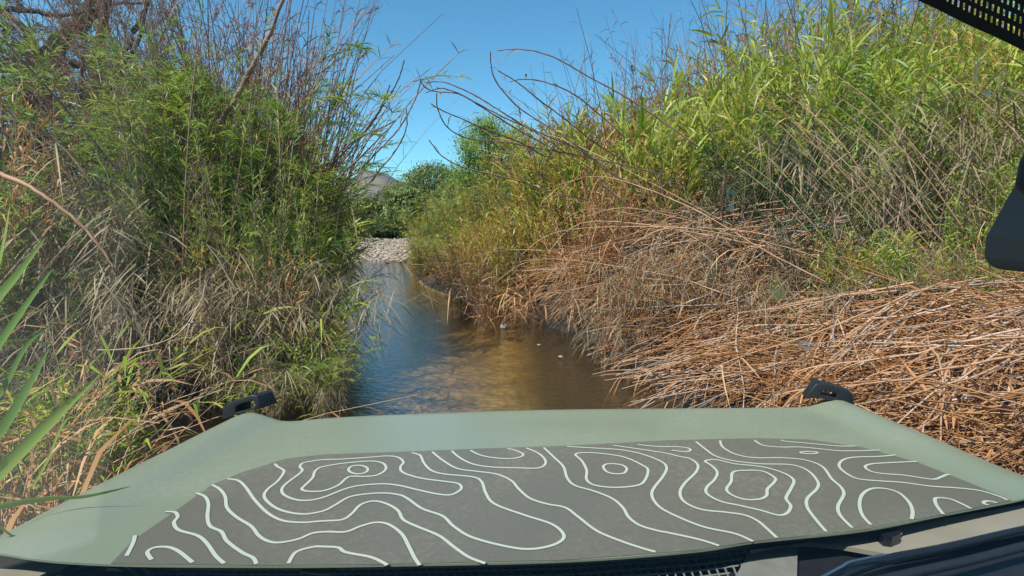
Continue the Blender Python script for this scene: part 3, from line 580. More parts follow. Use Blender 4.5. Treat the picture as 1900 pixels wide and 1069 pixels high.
for i in range(46):
    bx, by = U(470, 620), U(380, 460); tx = bx + U(20, 150); ty = U(60, 330); tx = min(tx, 700 - max(0, 250 - ty) * .2)
    y_ = U(6.8, 9.5); bent_cane([(bx, by, y_), (bx * .65 + tx * .35 + U(0, 12), by * .6 + ty * .4, y_), (bx * .3 + tx * .7, by * .25 + ty * .75, y_ - .2), (tx, ty, y_ - .3)], U(.008, .014), ('thin twiggy' if i % 2 else 'thin leafless') + ' stem slanting up to the right out of the left bank thicket', gA, mat='culm_red', name='slanting_cane', leaves=8 if i % 2 else 0, lm='red_twig', seed=900 + i)
bent_cane([(290, 600, 6.6), (330, 440, 6.6), (400, 250, 6.5), (455, 150, 6.4), (500, 60, 6.3), (545, -60, 6.2)], .042, 'thick dark slanting trunk running up through the green willows on the left', None, mat='culm_red', name='slanting_tree')
bent_cane([(520, 470, 6.8), (600, 360, 6.7), (670, 290, 6.6), (720, 240, 6.5)], .02, 'thick brown bough slanting up over the water from the left thicket', None, mat='culm_red', name='leaning_bough')
bent_cane([(-60, 300, 2.6), (0, 322, 2.55), (70, 355, 2.5), (130, 400, 2.5), (180, 450, 2.5), (210, 495, 2.5)], .013, 'thick pale broken cane hanging down at the far left with a reddish tip', None, mat='culm_dry', name='broken_cane')
loose = [[(100, 640), (150, 600), (195, 680), (208, 712)], [(115, 655), (140, 700), (175, 740), (215, 783)], [(180, 650), (260, 645), (330, 620), (372, 560), (380, 520)], [(210, 675), (300, 672), (345, 650), (360, 600)],
         [(350, 680), (375, 690), (400, 740), (412, 760)], [(120, 810), (200, 812), (290, 828), (340, 835)], [(240, 775), (320, 760), (370, 735), (390, 715)], [(150, 900), (170, 830), (160, 760), (150, 720)],
         [(60, 620), (120, 690), (150, 790)], [(30, 560), (100, 590), (140, 640), (210, 700)], [(380, 560), (400, 620), (430, 700)], [(330, 590), (355, 600), (385, 600), (430, 640)], [(300, 455), (330, 470), (380, 490), (405, 505)]]
for i, pl in enumerate(loose):
    bent_cane([(a, b_, 3.3 + .12 * k) for k, (a, b_) in enumerate(pl)], U(.004, .006), 'loose pale dry stem crossing the dark hollow low on the left bank', 'loose dry stems in the dark hollow on the left', mat='culm_dry', name='dry_cane')

# ---- trees: trunk with limbs, crown of small leaves in clumps
def tree(loc, h, wid, label, cat='tree', seed=0, leaf='far_leaf', leafL=.16, leafW=.05, nl=70, per=90, trunk_r=.12, base=.15, group=None, name='mesquite_tree', bark='bark', clump=.5):
    rng = np.random.default_rng(seed); sb = Buf(); lb = Buf()
    ends = []
    for k in range(nl):
        a = rng.uniform(0, 6.283); rr = math.sqrt(rng.uniform(.02, 1)); zf = rng.uniform(base, 1) 
        w = wid * .5 * rr * math.sqrt(max(0.05, 1 - (2 * (zf - .45)) ** 2 * .8)) * rng.uniform(.8, 1.15)
        ends.append([w * math.cos(a), w * math.sin(a), h * zf * (1 - .12 * rr)])
    E = np.array(ends); t = np.linspace(0, 1, 6)
    mid = E * np.array([.45, .45, .5]) * rng.uniform(.8, 1.2, (nl, 1)); z0 = np.zeros_like(E); z0[:, :2] = rng.normal(0, trunk_r * .4, (nl, 2))
    Pt = (1 - t)[None, :, None] ** 2 * z0[:, None] + (2 * t * (1 - t))[None, :, None] * mid[:, None] + (t ** 2)[None, :, None] * E[:, None]
    sb.tubes(Pt, trunk_r * rng.uniform(.18, .4, nl)[:, None] * np.linspace(1, .12, 6)[None], .5, 4)
    sb.tubes(np.array([[[0, 0, -.2], [trunk_r * .4, 0, h * .12], [0, trunk_r * .5, h * .3]]]), np.array([[trunk_r, trunk_r * .8, trunk_r * .45]]), .5, 8)
    k = np.repeat(np.arange(nl), per); c = E[k] + rng.normal(0, 1, (len(k), 3)) * np.array([clump, clump, clump * .6]) * h * .085
    lb.leaves(c, rng.normal(0, 1, (len(k), 3)) + np.array([0, 0, .3]), leafL * rng.uniform(.5, 1.3, len(k)), leafW * rng.uniform(.6, 1.3, len(k)), rng.uniform(0, .5, len(k)), (rng.uniform(0, 1, nl)[k] * .5 + rng.uniform(0, .5, len(k))), rng=rng, prof=(.4, 1, .1))
    o = empty(name, loc, label, cat, group)
    mobj('trunk', sb.mesh('trunk', M[bark]), o); mobj('crown', lb.mesh('crown', M[leaf]), o)
    return o
def tree_px(px, pytop, y, wpx, label, **k):
    q = P(px, pytop, y); z0 = float(gz(q[0], y)); return tree((q[0], y, z0), q[2] - z0, wpx * y / F, label, seed=int(abs(px) * 7 + y), **k)
gT = 'mesquite trees beyond the gravel bar'
tree_px(800, 298, 36, 150, 'round feathery mesquite standing highest in the middle beyond the gravel bar', group=gT, nl=120, leafL=.26, leafW=.07, clump=.9, trunk_r=.2)
tree_px(742, 338, 38, 92, 'dense olive mesquite left of the round one, in front of the hill', group=gT, nl=110, leafL=.26, leafW=.08, clump=.9, trunk_r=.2)
tree_px(765, 350, 33, 120, 'low dark green bush in front of the mesquites above the gravel bar', cat='shrub', group=gT, nl=110, leafL=.24, leafW=.09, base=.02, clump=.9)
tree_px(855, 318, 30, 110, 'grey-green bush right of the round mesquite, under the tall tree', cat='shrub', group=gT, nl=90, leafL=.22, leafW=.07, base=.05, clump=.9)
tree_px(680, 365, 34, 90, 'yellow-green bush at the left end of the gravel bar', cat='shrub', group=gT, nl=90, leafL=.24, leafW=.08, base=.03, clump=.9)
tree_px(612, 385, 30, 90, 'bright bush behind the left bank where the creek bends', cat='shrub', group=gT, nl=80, leafL=.22, leafW=.07, base=.03, leaf='yellow', clump=.9)
tree_px(712, 415, 31, 66, 'small dark bush overhanging the right end of the gravel bar', cat='shrub', group=gT, nl=60, leafL=.2, leafW=.08, base=.02, leaf='deep', clump=.9)
for i in range(13):
    px = -700 + i * 135 + (900 if i > 8 else 0)
    tree_px(px, U(330, 350), U(38, 50), U(130, 190), 'olive mesquite far behind the bank thickets', group='far mesquites behind the thickets', nl=70, leafL=.34, leafW=.12, base=.02, clump=1.2)
tree_px(905, 205, 22, 110, 'tall feathery grey-green tree rising behind the right bank by the creek bend', nl=80, leafL=.14, leafW=.04, base=.3, trunk_r=.16, leaf='willow', name='willow_tree', clump=.75, per=110)
tree_px(960, 225, 24, 90, 'second grey-green tree just right of the tall feathery one', nl=60, leafL=.14, leafW=.04, base=.3, trunk_r=.14, leaf='willow', name='willow_tree', clump=.75, per=100)
tree_px(870, 250, 20, 66, 'smaller feathery tree at the left shoulder of the tall one', nl=45, leafL=.12, leafW=.04, base=.3, trunk_r=.1, leaf='willow', name='willow_tree', clump=.7, per=90)
GM = {
 'yellow': ('yellow-green cane bush on the right bank where the creek bends', 'cane', 'cane bushes at the creek bend'),
 'willow': ('bright green willow bush on the right bank at the creek bend', 'shrub', 'willow bushes at the creek bend'),
 'green': ('green cane bush on the right bank at the creek bend', 'cane', 'cane bushes at the creek bend'),
 'deep': ('shadowed bush on the right bank at the creek bend', 'shrub', 'shadowed bushes at the creek bend'),
}
zone(['willow', 'yellow', 'willow'], 768, 870, 15.5, 20, (405, 330), 14, 20, lab=GM, wide=1.3)
zone(['willow', 'yellow', 'green'], 765, 860, 13, 15.5, (455, 400), 10, 18, lab=GM, wide=1.4)
zone(['deep', 'yellow'], 800, 900, 11.5, 13, (440, 400), 6, 20, lab=GM, wide=1.5)

# mesquite on the left with thick dark limbs
def limb_tree():
    o = empty('mesquite_tree', P(120, 560, 9), 'old mesquite with thick dark crooked limbs at the upper left', 'tree'); b0 = np.array(o.location)
    sb = Buf()
    def lb_(pts, r0, r1, y=9.0):
        C = smooth_curve([P(a, b_, y + k * .1) for k, (a, b_) in enumerate(pts)], 6) - b0
        C = C + np.random.default_rng(int(pts[0][0])).normal(0, .012, C.shape)
        sb.tubes(C[None], np.linspace(r0, r1, len(C))[None], .5, 8)
    lb_([(120, 560), (90, 420), (60, 280), (50, 190), (75, 125), (120, 70), (160, 30), (215, -40)], .17, .14)
    lb_([(60, 160), (85, 130), (110, 118), (160, 120), (210, 132), (250, 150)], .09, .04)
    lb_([(60, 90), (30, 40), (-40, 10)], .06, .04); lb_([(70, 130), (40, 95), (0, 70)], .04, .02)
    lb_([(0, 15), (60, 20), (120, 30), (200, 10), (280, 5)], .05, .02)
    lb_([(175, 540), (172, 380), (172, 200), (185, 90), (200, -30)], .09, .06, 8.2); lb_([(172, 230), (210, 140), (250, 60), (290, -30)], .07, .03, 8.2)
    lb_([(180, 200), (225, 130), (262, 60), (275, -30)], .04, .02, 8.1); lb_([(172, 300), (150, 180), (160, 60), (175, -40)], .03, .015, 8.1)
    mobj('trunk', sb.mesh('trunk', M['bark']), o)
    rng = np.random.default_rng(5); l = Buf(); n = 5200
    pp = np.array([P(rng.uniform(-60, 330), rng.uniform(-60, 240), rng.uniform(8.5, 11)) for _ in range(300)]) - b0
    k = rng.integers(0, 300, n); l.leaves(pp[k] + rng.normal(0, .16, (n, 3)), rng.normal(0, 1, (n, 3)), rng.uniform(.03, .09, n), rng.uniform(.006, .014, n), rng.uniform(0, .5, n), rng.uniform(0, 1, n), rng=rng, prof=(.4, 1, .1))
    mobj('crown', l.mesh('crown', M['far_leaf']), o)
    tw = Buf(); a = pp[rng.integers(0, 300, 260)]; D = norm(rng.normal(0, 1, (260, 3))); t = np.linspace(0, 1, 4)
    tw.tubes(a[:, None] + D[:, None] * (t * .7)[None, :, None] + np.array([0, 0, -.15]) * (t ** 2)[None, :, None], np.full((260, 4), .005), .5, 3)
    mobj('twigs', tw.mesh('twigs', M['bark_pale']), o)
limb_tree()

# near plant at the far left: broad green blades right beside the vehicle
nb = empty('cane_plant', P(-120, 800, 1.25), 'cane plant with broad bright green blades brushing the left front of the vehicle', 'cane'); nb0 = np.array(nb.location)
M['blade'] = leaf_mat('broad_blade', [(0.0, (0.10, 0.20, 0.05)), (0.5, (0.16, 0.30, 0.06)), (1.0, (0.30, 0.40, 0.08))], .35, .45, .03)
blades = [([(-60, 640), (-10, 560), (35, 505), (85, 440)], 30, .35, 1.35), ([(-70, 740), (-10, 650), (45, 570), (98, 498)], 26, .25, 1.3), ([(-60, 800), (0, 730), (50, 640), (100, 600)], 18, .15, 1.4),
          ([(-70, 880), (0, 800), (50, 720), (92, 645)], 34, .2, 1.2), ([(-70, 940), (0, 875), (70, 805), (125, 752), (190, 690)], 44, .65, 1.15), ([(-60, 960), (10, 938), (90, 925), (160, 921), (245, 902)], 26, .8, .84),
          ([(-60, 950), (-10, 972), (30, 1000), (75, 1025)], 22, .7, .78), ([(-20, 560), (0, 480), (12, 420), (18, 380)], 12, .9, 1.4), ([(-60, 900), (20, 915), (60, 935), (110, 980)], 10, .9, 1.25), ([(60, 905), (90, 850), (110, 800), (130, 770)], 9, .8, 1.6)]
for pts, w, tn, y in blades:
    w *= .62; tn = min(1, tn + .25)
    C = smooth_curve([P(a, b_, y + .02 * k) for k, (a, b_) in enumerate(pts)], 6) - nb0; n_ = len(C); T = norm(np.gradient(C, axis=0))
    sd = norm(np.cross(T, np.array([.15, 1.0, .35]))); nrm = np.cross(sd, T); tt = np.linspace(0, 1, n_)
    wd = (w * y / F) * .5 * np.interp(tt, [0, .25, .6, .85, 1], [.8, 1, .8, .4, .03])[:, None]
    V = np.stack([C - sd * wd, C + nrm * wd * .35, C + sd * wd], 1).reshape(-1, 3); i_ = np.arange(n_ * 3).reshape(n_, 3)
    Q = np.concatenate([np.stack([i_[:-1, j], i_[:-1, j + 1], i_[1:, j + 1], i_[1:, j]], -1) for j in (0, 1)])
    mobj('leaf', mesh_np('leaf', V, Q, M['blade'], np.full(len(Q), tn)), nb)
st = Buf(); C = smooth_curve([P(-90, 1250, 1.3), P(-75, 900, 1.3), P(-60, 600, 1.4), P(-40, 380, 1.5)], 6) - nb0; st.tubes(C[None], np.linspace(.012, .006, len(C))[None], .3, 8)
mobj('stem', st.mesh('stem', M['culm_green']), nb)

M['pale_stone'] = plain('pale_stone', (.26, .23, .19), .9, noise=.3, scale=12, bump=.5)
for px, py, r_, lb_ in [(835, 556, .03, 'small pale stone in the shallows beyond the low reed heap'), (872, 582, .04, 'flat grey-brown pebble at the right water edge'), (935, 606, .12, 'rounded pale stone at the right water edge below the heap'), (1000, 640, .035, 'small wetted stone in the shaded water under the heap'), (1040, 662, .04, 'white pebble glinting in the shaded water at the right'), (1095, 658, .05, 'grey stone at the dark foot of the cane heap'), (655, 489, .11, 'dark stone at the far water edge before the gravel bar')]:
    q = on_plane(px, py, .02, 0); b_ = Buf(); pebble_buf([np.zeros(3)], [r_], np.random.default_rng(px), b_); o = mobj('stone', b_.mesh('stone', M['pale_stone'] if px != 655 else M['bark']), None, q)
    md = o.modifiers.new('s', 'SUBSURF'); md.levels = md.render_levels = 1; tag(o, lb_, 'stone')
#@@CAR
HA, HB = 1.0602, -0.0814
def dusty(name, col, rough, coat, dust=.35):
    m, t = new_mat(name); b = t.nodes.new('ShaderNodeBsdfPrincipled'); tc = t.nodes.new('ShaderNodeTexCoord')
    def nz(sc, det, lo, hi, dist=0.0):
        n_ = t.nodes.new('ShaderNodeTexNoise'); n_.inputs['Scale'].default_value = sc; n_.inputs['Detail'].default_value = det; n_.inputs['Distortion'].default_value = dist
        t.links.new(tc.outputs['Object'], n_.inputs['Vector']); r_ = t.nodes.new('ShaderNodeMapRange'); r_.inputs[1].default_value = lo; r_.inputs[2].default_value = hi; t.links.new(n_.outputs[0], r_.inputs[0]); return r_.outputs[0]
    def mul(a, k):
        q = t.nodes.new('ShaderNodeMath'); q.operation = 'MULTIPLY'; t.links.new(a, q.inputs[0])
        if isinstance(k, float): q.inputs[1].default_value = k
        else: t.links.new(k, q.inputs[1])
        return q.outputs[0]
    big = nz(2.2, 5, .38, .68, .6); fine = nz(90, 4, .42, .7); speck = nz(260, 2, .66, .74)
    f1 = mul(mul(big, fine), dust); 
    mx_ = t.nodes.new('ShaderNodeMix'); mx_.data_type = 'RGBA'; t.links.new(f1, mx_.inputs[0]); mx_.inputs[6].default_value = (*col, 1); mx_.inputs[7].default_value = (.38, .33, .25, 1)
    m2_ = t.nodes.new('ShaderNodeMix'); m2_.data_type = 'RGBA'; t.links.new(mul(speck, .35), m2_.inputs[0]); t.links.new(mx_.outputs[2], m2_.inputs[6]); m2_.inputs[7].default_value = (.42, .38, .30, 1)
    t.links.new(m2_.outputs[2], b.inputs['Base Color']); rr = t.nodes.new('ShaderNodeMapRange'); rr.inputs[3].default_value = rough; rr.inputs[4].default_value = rough + .3; t.links.new(big, rr.inputs[0]); t.links.new(rr.outputs[0], b.inputs['Roughness'])
    b.inputs['Coat Weight'].default_value = coat; b.inputs['Coat Roughness'].default_value = .12
    o = t.nodes.new('ShaderNodeOutputMaterial'); t.links.new(b.outputs[0], o.inputs[0]); return m
def smudge_mat(name, col, al):
    m, t = new_mat(name); d = t.nodes.new('ShaderNodeBsdfDiffuse'); d.inputs[0].default_value = (*col, 1); tl = t.nodes.new('ShaderNodeBsdfTranslucent'); tl.inputs[0].default_value = (*col, 1); tr = t.nodes.new('ShaderNodeBsdfTransparent')
    a_ = t.nodes.new('ShaderNodeMixShader'); t.links.new(d.outputs[0], a_.inputs[1]); t.links.new(tl.outputs[0], a_.inputs[2])
    nz = t.nodes.new('ShaderNodeTexNoise'); nz.inputs['Scale'].default_value = 220; tc = t.nodes.new('ShaderNodeTexCoord'); t.links.new(tc.outputs['Object'], nz.inputs['Vector']); r_ = t.nodes.new('ShaderNodeMapRange'); r_.inputs[1].default_value = .35; r_.inputs[2].default_value = .6; r_.inputs[4].default_value = al; t.links.new(nz.outputs[0], r_.inputs[0])
    b_ = t.nodes.new('ShaderNodeMixShader'); t.links.new(r_.outputs[0], b_.inputs[0]); t.links.new(tr.outputs[0], b_.inputs[1]); t.links.new(a_.outputs[0], b_.inputs[2]); o = t.nodes.new('ShaderNodeOutputMaterial'); t.links.new(b_.outputs[0], o.inputs[0]); return m
M['paint'] = dusty('sage_paint', (0.20, 0.238, 0.17), 0.30, .35)
M['decal'] = dusty('decal_vinyl', (0.125, 0.119, 0.093), 0.36, .1, .3)
M['decal_edge'] = plain('decal_edge', (0.06, 0.058, 0.05), 0.6)
M['line'] = plain('contour_line', (0.44, 0.49, 0.40), 0.4)
M['black'] = plain('black_trim', (0.012, 0.013, 0.016), 0.5, noise=.2, scale=60)
M['black_gloss'] = plain('black_gloss', (0.01, 0.011, 0.014), 0.2)
M['trim'] = plain('grey_plastic', (0.17, 0.18, 0.165), 0.55, noise=0.12, scale=40)
M['trim_light'] = plain('cowl_panel', (0.25, 0.235, 0.19), 0.5, noise=0.08, scale=12)
M['mirror_grey'] = plain('mirror_plastic', (0.18, 0.14, 0.12), 0.95, spec=.1)
M['steel'] = plain('steel', (0.5, 0.5, 0.5), 0.3, metal=1.0)
car = empty('off_road_vehicle', (0.1, 0.2, 0.0), 'sage green off-road vehicle with a dark contour-map decal on its hood', 'vehicle')
CL = np.array(car.location)
def cobj(name, V, Q, mat, parent=None, smooth=True):
    V = np.asarray(V, float)
    me = mesh_np(name, V - CL, Q, mat, None, smooth); o = mobj(name, me, parent or car); return o
def resample(c, n):
    c = np.asarray(c); d = np.concatenate([[0], np.cumsum(np.linalg.norm(np.diff(c, axis=0), axis=1))]); t = np.linspace(0, d[-1], n)
    return np.stack([np.interp(t, d, c[:, j]) for j in range(c.shape[1])], -1)
def hp(pts, lift=0.0, a=HA, b=HB): return np.array([on_plane(px, py, a + lift, b) for px, py in pts])
front = resample(smooth_curve(hp([(414, 780), (540, 777), (640, 769), (850, 760), (1050, 755), (1300, 753), (1450, 752), (1560, 751), (1590, 754)]), 8), 81)
rear = resample(smooth_curve(hp([(-130, 1028), (0, 1034), (205, 1047), (500, 1050), (700, 1048), (1050, 1040), (1290, 1022), (1400, 1005), (1600, 984), (1750, 955), (1890, 928), (2010, 905)]), 8), 81)
left = resample(smooth_curve(hp([(414, 780), (300, 832), (150, 906), (0, 981), (-130, 1028)]), 8), 41)
right = resample(smooth_curve(hp([(1590, 754), (1750, 814), (1900, 873), (2010, 905)]), 8), 41)
u = np.linspace(0, 1, 81)[None, :, None]; v = np.linspace(0, 1, 41)[:, None, None]
G = (1 - v) * front[None] + v * rear[None] + (1 - u) * left[:, None] + u * right[:, None] - ((1 - u) * (1 - v) * front[0] + u * (1 - v) * front[-1] + (1 - u) * v * rear[0] + u * v * rear[-1])
ue = np.minimum(u, 1 - u)[..., 0]; vv = v[..., 0]
bump = 0.030 * np.exp(-((ue - .046) / .03) ** 2) * np.clip((.115 - ue) / .04, 0, 1) * np.interp(vv, [0, .5, 1], [1, .6, .25]) - 0.018 * np.exp(-(ue / .012) ** 2) - 0.012 * np.exp(-(vv / .02) ** 2)
G[..., 2] += bump
nv, nu = G.shape[:2]; idx = np.arange(nv * nu).reshape(nv, nu)
V = G.reshape(-1, 3); Q = np.stack([idx[:-1, :-1], idx[1:, :-1], idx[1:, 1:], idx[:-1, 1:]], -1).reshape(-1, 4)
ring = np.concatenate([idx[0, :], idx[1:, -1], idx[-1, -2::-1], idx[-2:0:-1, 0]]); low = V[ring] - np.array([0, 0, .05]); low[120:201, 2] += .0465; m_ = len(ring); j = np.arange(m_); nt_ = len(V); nb_ = nt_ + m_
V = np.concatenate([V, V[ring], low])
Q = np.concatenate([Q, np.stack([nt_ + j, nt_ + (j + 1) % m_, nb_ + (j + 1) % m_, nb_ + j], -1)])
hood = cobj('hood', V, Q, M['paint'])
# front fascia and fenders under / outside the hood
def strip(name, A, B_, mat, parent=None): 
    A = np.asarray(A); B_ = np.asarray(B_); n_ = len(A); V = np.concatenate([A, B_]); i_ = np.arange(n_ - 1)
    return cobj(name, V, np.stack([i_, i_ + 1, n_ + i_ + 1, n_ + i_], -1), mat, parent)
def multi_strip(name, rows, mat, parent=None):
    rows = [np.asarray(r) for r in rows]; n_ = len(rows[0]); V = np.concatenate(rows); i_ = np.arange(n_ - 1); Q = []
    for k in range(len(rows) - 1): Q.append(np.stack([k * n_ + i_, k * n_ + i_ + 1, (k + 1) * n_ + i_ + 1, (k + 1) * n_ + i_], -1))
    return cobj(name, V, np.concatenate(Q), mat, parent)
for sgn, edge in ((-1, left), (1, right)):
    o1 = np.array([sgn * .006, 0, -.020]); o2 = np.array([sgn * .022, 0, -.022]); o3 = np.array([sgn * .034, 0, -.045]); o4 = np.array([sgn * .04, 0, -.45])
    multi_strip('fender', [edge + o1 + np.array([0, 0, -.05]), edge + o1, edge + o2, edge + o3, edge + o4], M['paint'])
fr_ = front + np.array([0, .012, -.04])
multi_strip('front_fascia', [fr_, fr_ + np.array([0, .03, -.08]), fr_ + np.array([0, .04, -.4])], M['black'])
# decal with contour lines
dec = [(205, 1046), (250, 1000), (330, 945), (395, 898), (450, 876), (530, 851), (600, 843), (750, 838), (900, 832), (1050, 827), (1240, 817), (1400, 813), (1500, 815), (1600, 830), (1700, 857), (1800, 896), (1878, 929)]
decr = [(205, 1046), (500, 1049), (700, 1047), (1050, 1039), (1290, 1021), (1400, 1004), (1600, 983), (1750, 954), (1878, 929)]
T_ = resample(hp(dec, .001), 90); B2 = resample(hp(decr, .001), 90)
rows = [T_ * (1 - f) + B2 * f for f in np.linspace(0, 1, 8)]
for r_ in rows: r_[:, 2] = HA + HB * r_[:, 1] + .001
decal = multi_strip('decal', rows, M['decal'], hood)
def c1(p): return [(x / 2.897, 700 + y / 2.897) for x, y in p]
def c2(p): return [(600 + x / 2.897, 700 + y / 2.897) for x, y in p]
def c3(p): return [(1260 + x / 2.897, 700 + y / 2.897) for x, y in p]
def oval(cx, cy, rx, ry): return [(cx + rx * math.cos(a), cy + ry * math.sin(a)) for a in np.linspace(0, 2 * math.pi, 10, endpoint=False)]
lines = [
 (c1([(1478, 465), (1492, 480), (1522, 497), (1524, 515), (1490, 560), (1440, 600), (1420, 632), (1432, 662), (1480, 700), (1550, 725), (1640, 735), (1738, 718)]) + c2([(60, 688), (150, 640), (300, 622), (400, 630), (450, 650), (530, 705), (640, 745), (700, 800), (800, 860), (1000, 912), (1130, 922), (1250, 895), (1293, 850), (1230, 790), (1080, 740), (920, 680), (872, 620), (850, 560), (800, 535), (650, 520), (580, 500), (540, 460), (520, 420), (475, 405)]), 0),
 (c1([(1625, 500), (1600, 525), (1540, 570), (1515, 600), (1525, 630), (1580, 655), (1650, 662)]) + c2([(0, 645), (150, 590), (300, 573), (400, 580), (500, 603), (600, 625), (680, 632), (730, 610), (742, 590), (720, 570), (640, 558), (540, 545), (460, 525), (420, 505), (415, 480), (430, 455), (400, 430), (340, 423), (250, 430), (100, 440)]) + c1([(1738, 443), (1690, 449), (1630, 460), (1612, 480)]), 1),
 (c1([(1690, 510), (1680, 540), (1640, 580), (1622, 600), (1650, 612)]) + c2([(0, 610), (80, 580), (120, 545), (150, 532), (220, 533), (290, 525), (335, 495), (325, 465), (280, 452), (220, 452), (100, 463), (0, 480)]) + c1([(1710, 490)]), 1),
 (c2(oval(187, 496, 52, 23)), 1),
 (c1([(1220, 545), (1280, 555), (1320, 590), (1370, 660), (1440, 730), (1520, 770), (1620, 780), (1700, 775)]) + c2([(0, 772), (100, 765), (150, 735), (200, 685), (270, 665), (340, 680), (400, 715), (430, 765), (500, 800), (620, 850), (700, 910), (780, 965), (870, 1000)]), 0),
 (c1([(1140, 578), (1180, 600), (1210, 640), (1220, 700), (1270, 750), (1350, 800), (1390, 850), (1440, 880), (1500, 888), (1600, 870), (1680, 838)]) + c2([(20, 830), (120, 830), (200, 800), (280, 780), (350, 790), (420, 840), (460, 910), (490, 970), (518, 1010)]), 0),
 (c1([(1055, 622), (1100, 640), (1120, 680), (1115, 750), (1130, 800), (1190, 830), (1220, 880), (1300, 940), (1360, 970), (1378, 1003)]), 0),
 (c1([(890, 722), (940, 725), (955, 750), (935, 780), (960, 820), (1060, 850), (1110, 890), (1160, 960), (1205, 1000)]), 0),
 (c1([(725, 850), (715, 890), (680, 960)]), 0),
 (c1([(815, 980), (792, 940), (830, 915), (900, 912), (960, 935), (1035, 995)]), 0),
 (c1([(1550, 1000), (1590, 940), (1680, 912)]) + c2([(0, 910), (80, 915), (120, 940), (250, 965), (320, 995), (342, 1010)]), 0),
 (c2([(585, 400), (640, 445), (720, 490), (820, 505), (930, 520), (1010, 555), (1050, 600), (1110, 650), (1200, 680), (1300, 700), (1370, 750), (1470, 825), (1600, 880), (1720, 920), (1785, 938)]), 0),
 (c2([(690, 395), (730, 430), (800, 465), (900, 482), (1050, 487), (1150, 488), (1190, 470), (1190, 440), (1150, 405), (1090, 380)]), 0),
 (c2([(790, 393), (850, 420), (940, 435), (1030, 435), (1075, 417), (1040, 395), (990, 383)]), 0),
 (c2([(1185, 378), (1240, 430), (1290, 480), (1310, 540), (1350, 580), (1450, 610), (1550, 650), (1610, 700), (1640, 750), (1700, 795), (1800, 825), (1854, 835)]) + c3([(110, 872), (215, 905)]), 0),
 (c2([(1355, 415), (1400, 405), (1500, 410), (1620, 430), (1720, 475), (1745, 500), (1730, 550), (1690, 580), (1570, 592), (1460, 580), (1415, 550), (1415, 500), (1390, 450)]), 1),
 (c2([(1505, 480), (1530, 465), (1600, 470), (1630, 490), (1615, 515), (1560, 518), (1520, 505)]), 1),
 (c2([(1310, 372), (1450, 380), (1600, 390), (1720, 415), (1820, 455), (1845, 490), (1820, 540), (1780, 590), (1765, 630), (1790, 680), (1854, 725)]) + c3([(120, 800), (300, 840), (398, 882)]), 0),
 (c2([(1560, 366), (1700, 386), (1840, 408)]) + c3([(0, 425), (60, 438), (100, 470), (90, 510), (30, 570), (5, 620), (30, 670), (120, 710), (250, 725), (350, 740), (420, 770), (480, 820), (525, 862)]), 0),
 (c2([(1690, 362), (1800, 372)]) + c3([(0, 374), (50, 381), (60, 393), (30, 400), (-40, 392)]), 0),
 (c3([(90, 345), (140, 385), (200, 425), (300, 450), (440, 465), (600, 470), (690, 500), (745, 560), (740, 600), (690, 650), (690, 700), (740, 770), (790, 828)]), 0),
 (c3([(220, 340), (235, 375), (300, 412), (400, 432), (560, 433), (680, 445), (770, 480), (820, 545), (870, 590), (885, 630), (855, 690), (865, 740), (930, 808)]), 0),
 (c3([(140, 450), (200, 443), (300, 465), (440, 480), (550, 510), (615, 550), (600, 600), (575, 650), (600, 690), (580, 730), (530, 740), (440, 715), (330, 690), (220, 665), (150, 625), (150, 590), (190, 550), (205, 510), (175, 475)]), 1),
 (c3([(290, 510), (360, 500), (450, 505), (515, 540), (510, 565), (475, 600), (470, 635), (430, 655), (350, 655), (280, 630), (255, 600), (280, 560)]), 1),
 (c3([(405, 338), (450, 365), (540, 375), (650, 375), (760, 385), (860, 395), (970, 395), (1080, 391)]), 0),
 (c3([(545, 337), (580, 345), (700, 355), (800, 365), (870, 370), (950, 369)]), 0),
 (c3(oval(698, 405, 46, 6)), 1),
 (c3([(1165, 417), (1080, 425), (940, 430), (880, 445), (860, 475), (890, 510), (960, 545), (1080, 557), (1200, 565), (1350, 585), (1500, 595), (1620, 610), (1720, 640), (1765, 660)]), 0),
 (c3([(1280, 452), (1150, 458), (1040, 465), (1000, 480), (1030, 505), (1100, 518), (1200, 525), (1300, 540), (1370, 548), (1410, 535), (1440, 523), (1460, 525)]), 0),
 (c3([(1030, 792), (985, 740), (970, 680), (985, 630), (1030, 600), (1100, 597), (1180, 620), (1235, 670), (1255, 720), (1250, 762)]), 0),
 (c3([(1420, 736), (1385, 690), (1375, 655), (1400, 647), (1460, 655), (1520, 680), (1570, 706)]), 0),
 (c3([(1665, 686), (1640, 680), (1640, 668), (1670, 665), (1710, 675)]), 0)]
def line_ribbon(pts, closed, w, lift):
    C = smooth_curve(hp(pts, lift), 7, bool(closed)); T = np.gradient(C, axis=0)
    if closed: T[0] = T[-1] = C[1] - C[-2]
    T = norm(T); sd = np.stack([-T[:, 1], T[:, 0], np.zeros(len(T))], -1); sd = norm(sd)
    A = C - sd * w / 2; B_ = C + sd * w / 2
    for q in (A, B_): q[:, 2] = HA + HB * q[:, 1] + lift
    return A, B_
for pts, cl in lines:
    bb = Buf()
    V, Q = [], []
    A, B_ = line_ribbon(pts, cl, .0060, .0019); E1, E2 = line_ribbon(pts, cl, .0078, .0014)
    n_ = len(A); i_ = np.arange(n_ - 1)
    ln = cobj('contour_line', np.concatenate([A, B_]), np.stack([i_, i_ + 1, n_ + i_ + 1, n_ + i_], -1), M['line'], decal, False)
    cobj('line_outline', np.concatenate([E1, E2]), np.stack([i_, i_ + 1, n_ + i_ + 1, n_ + i_], -1), M['decal_edge'], decal, False)
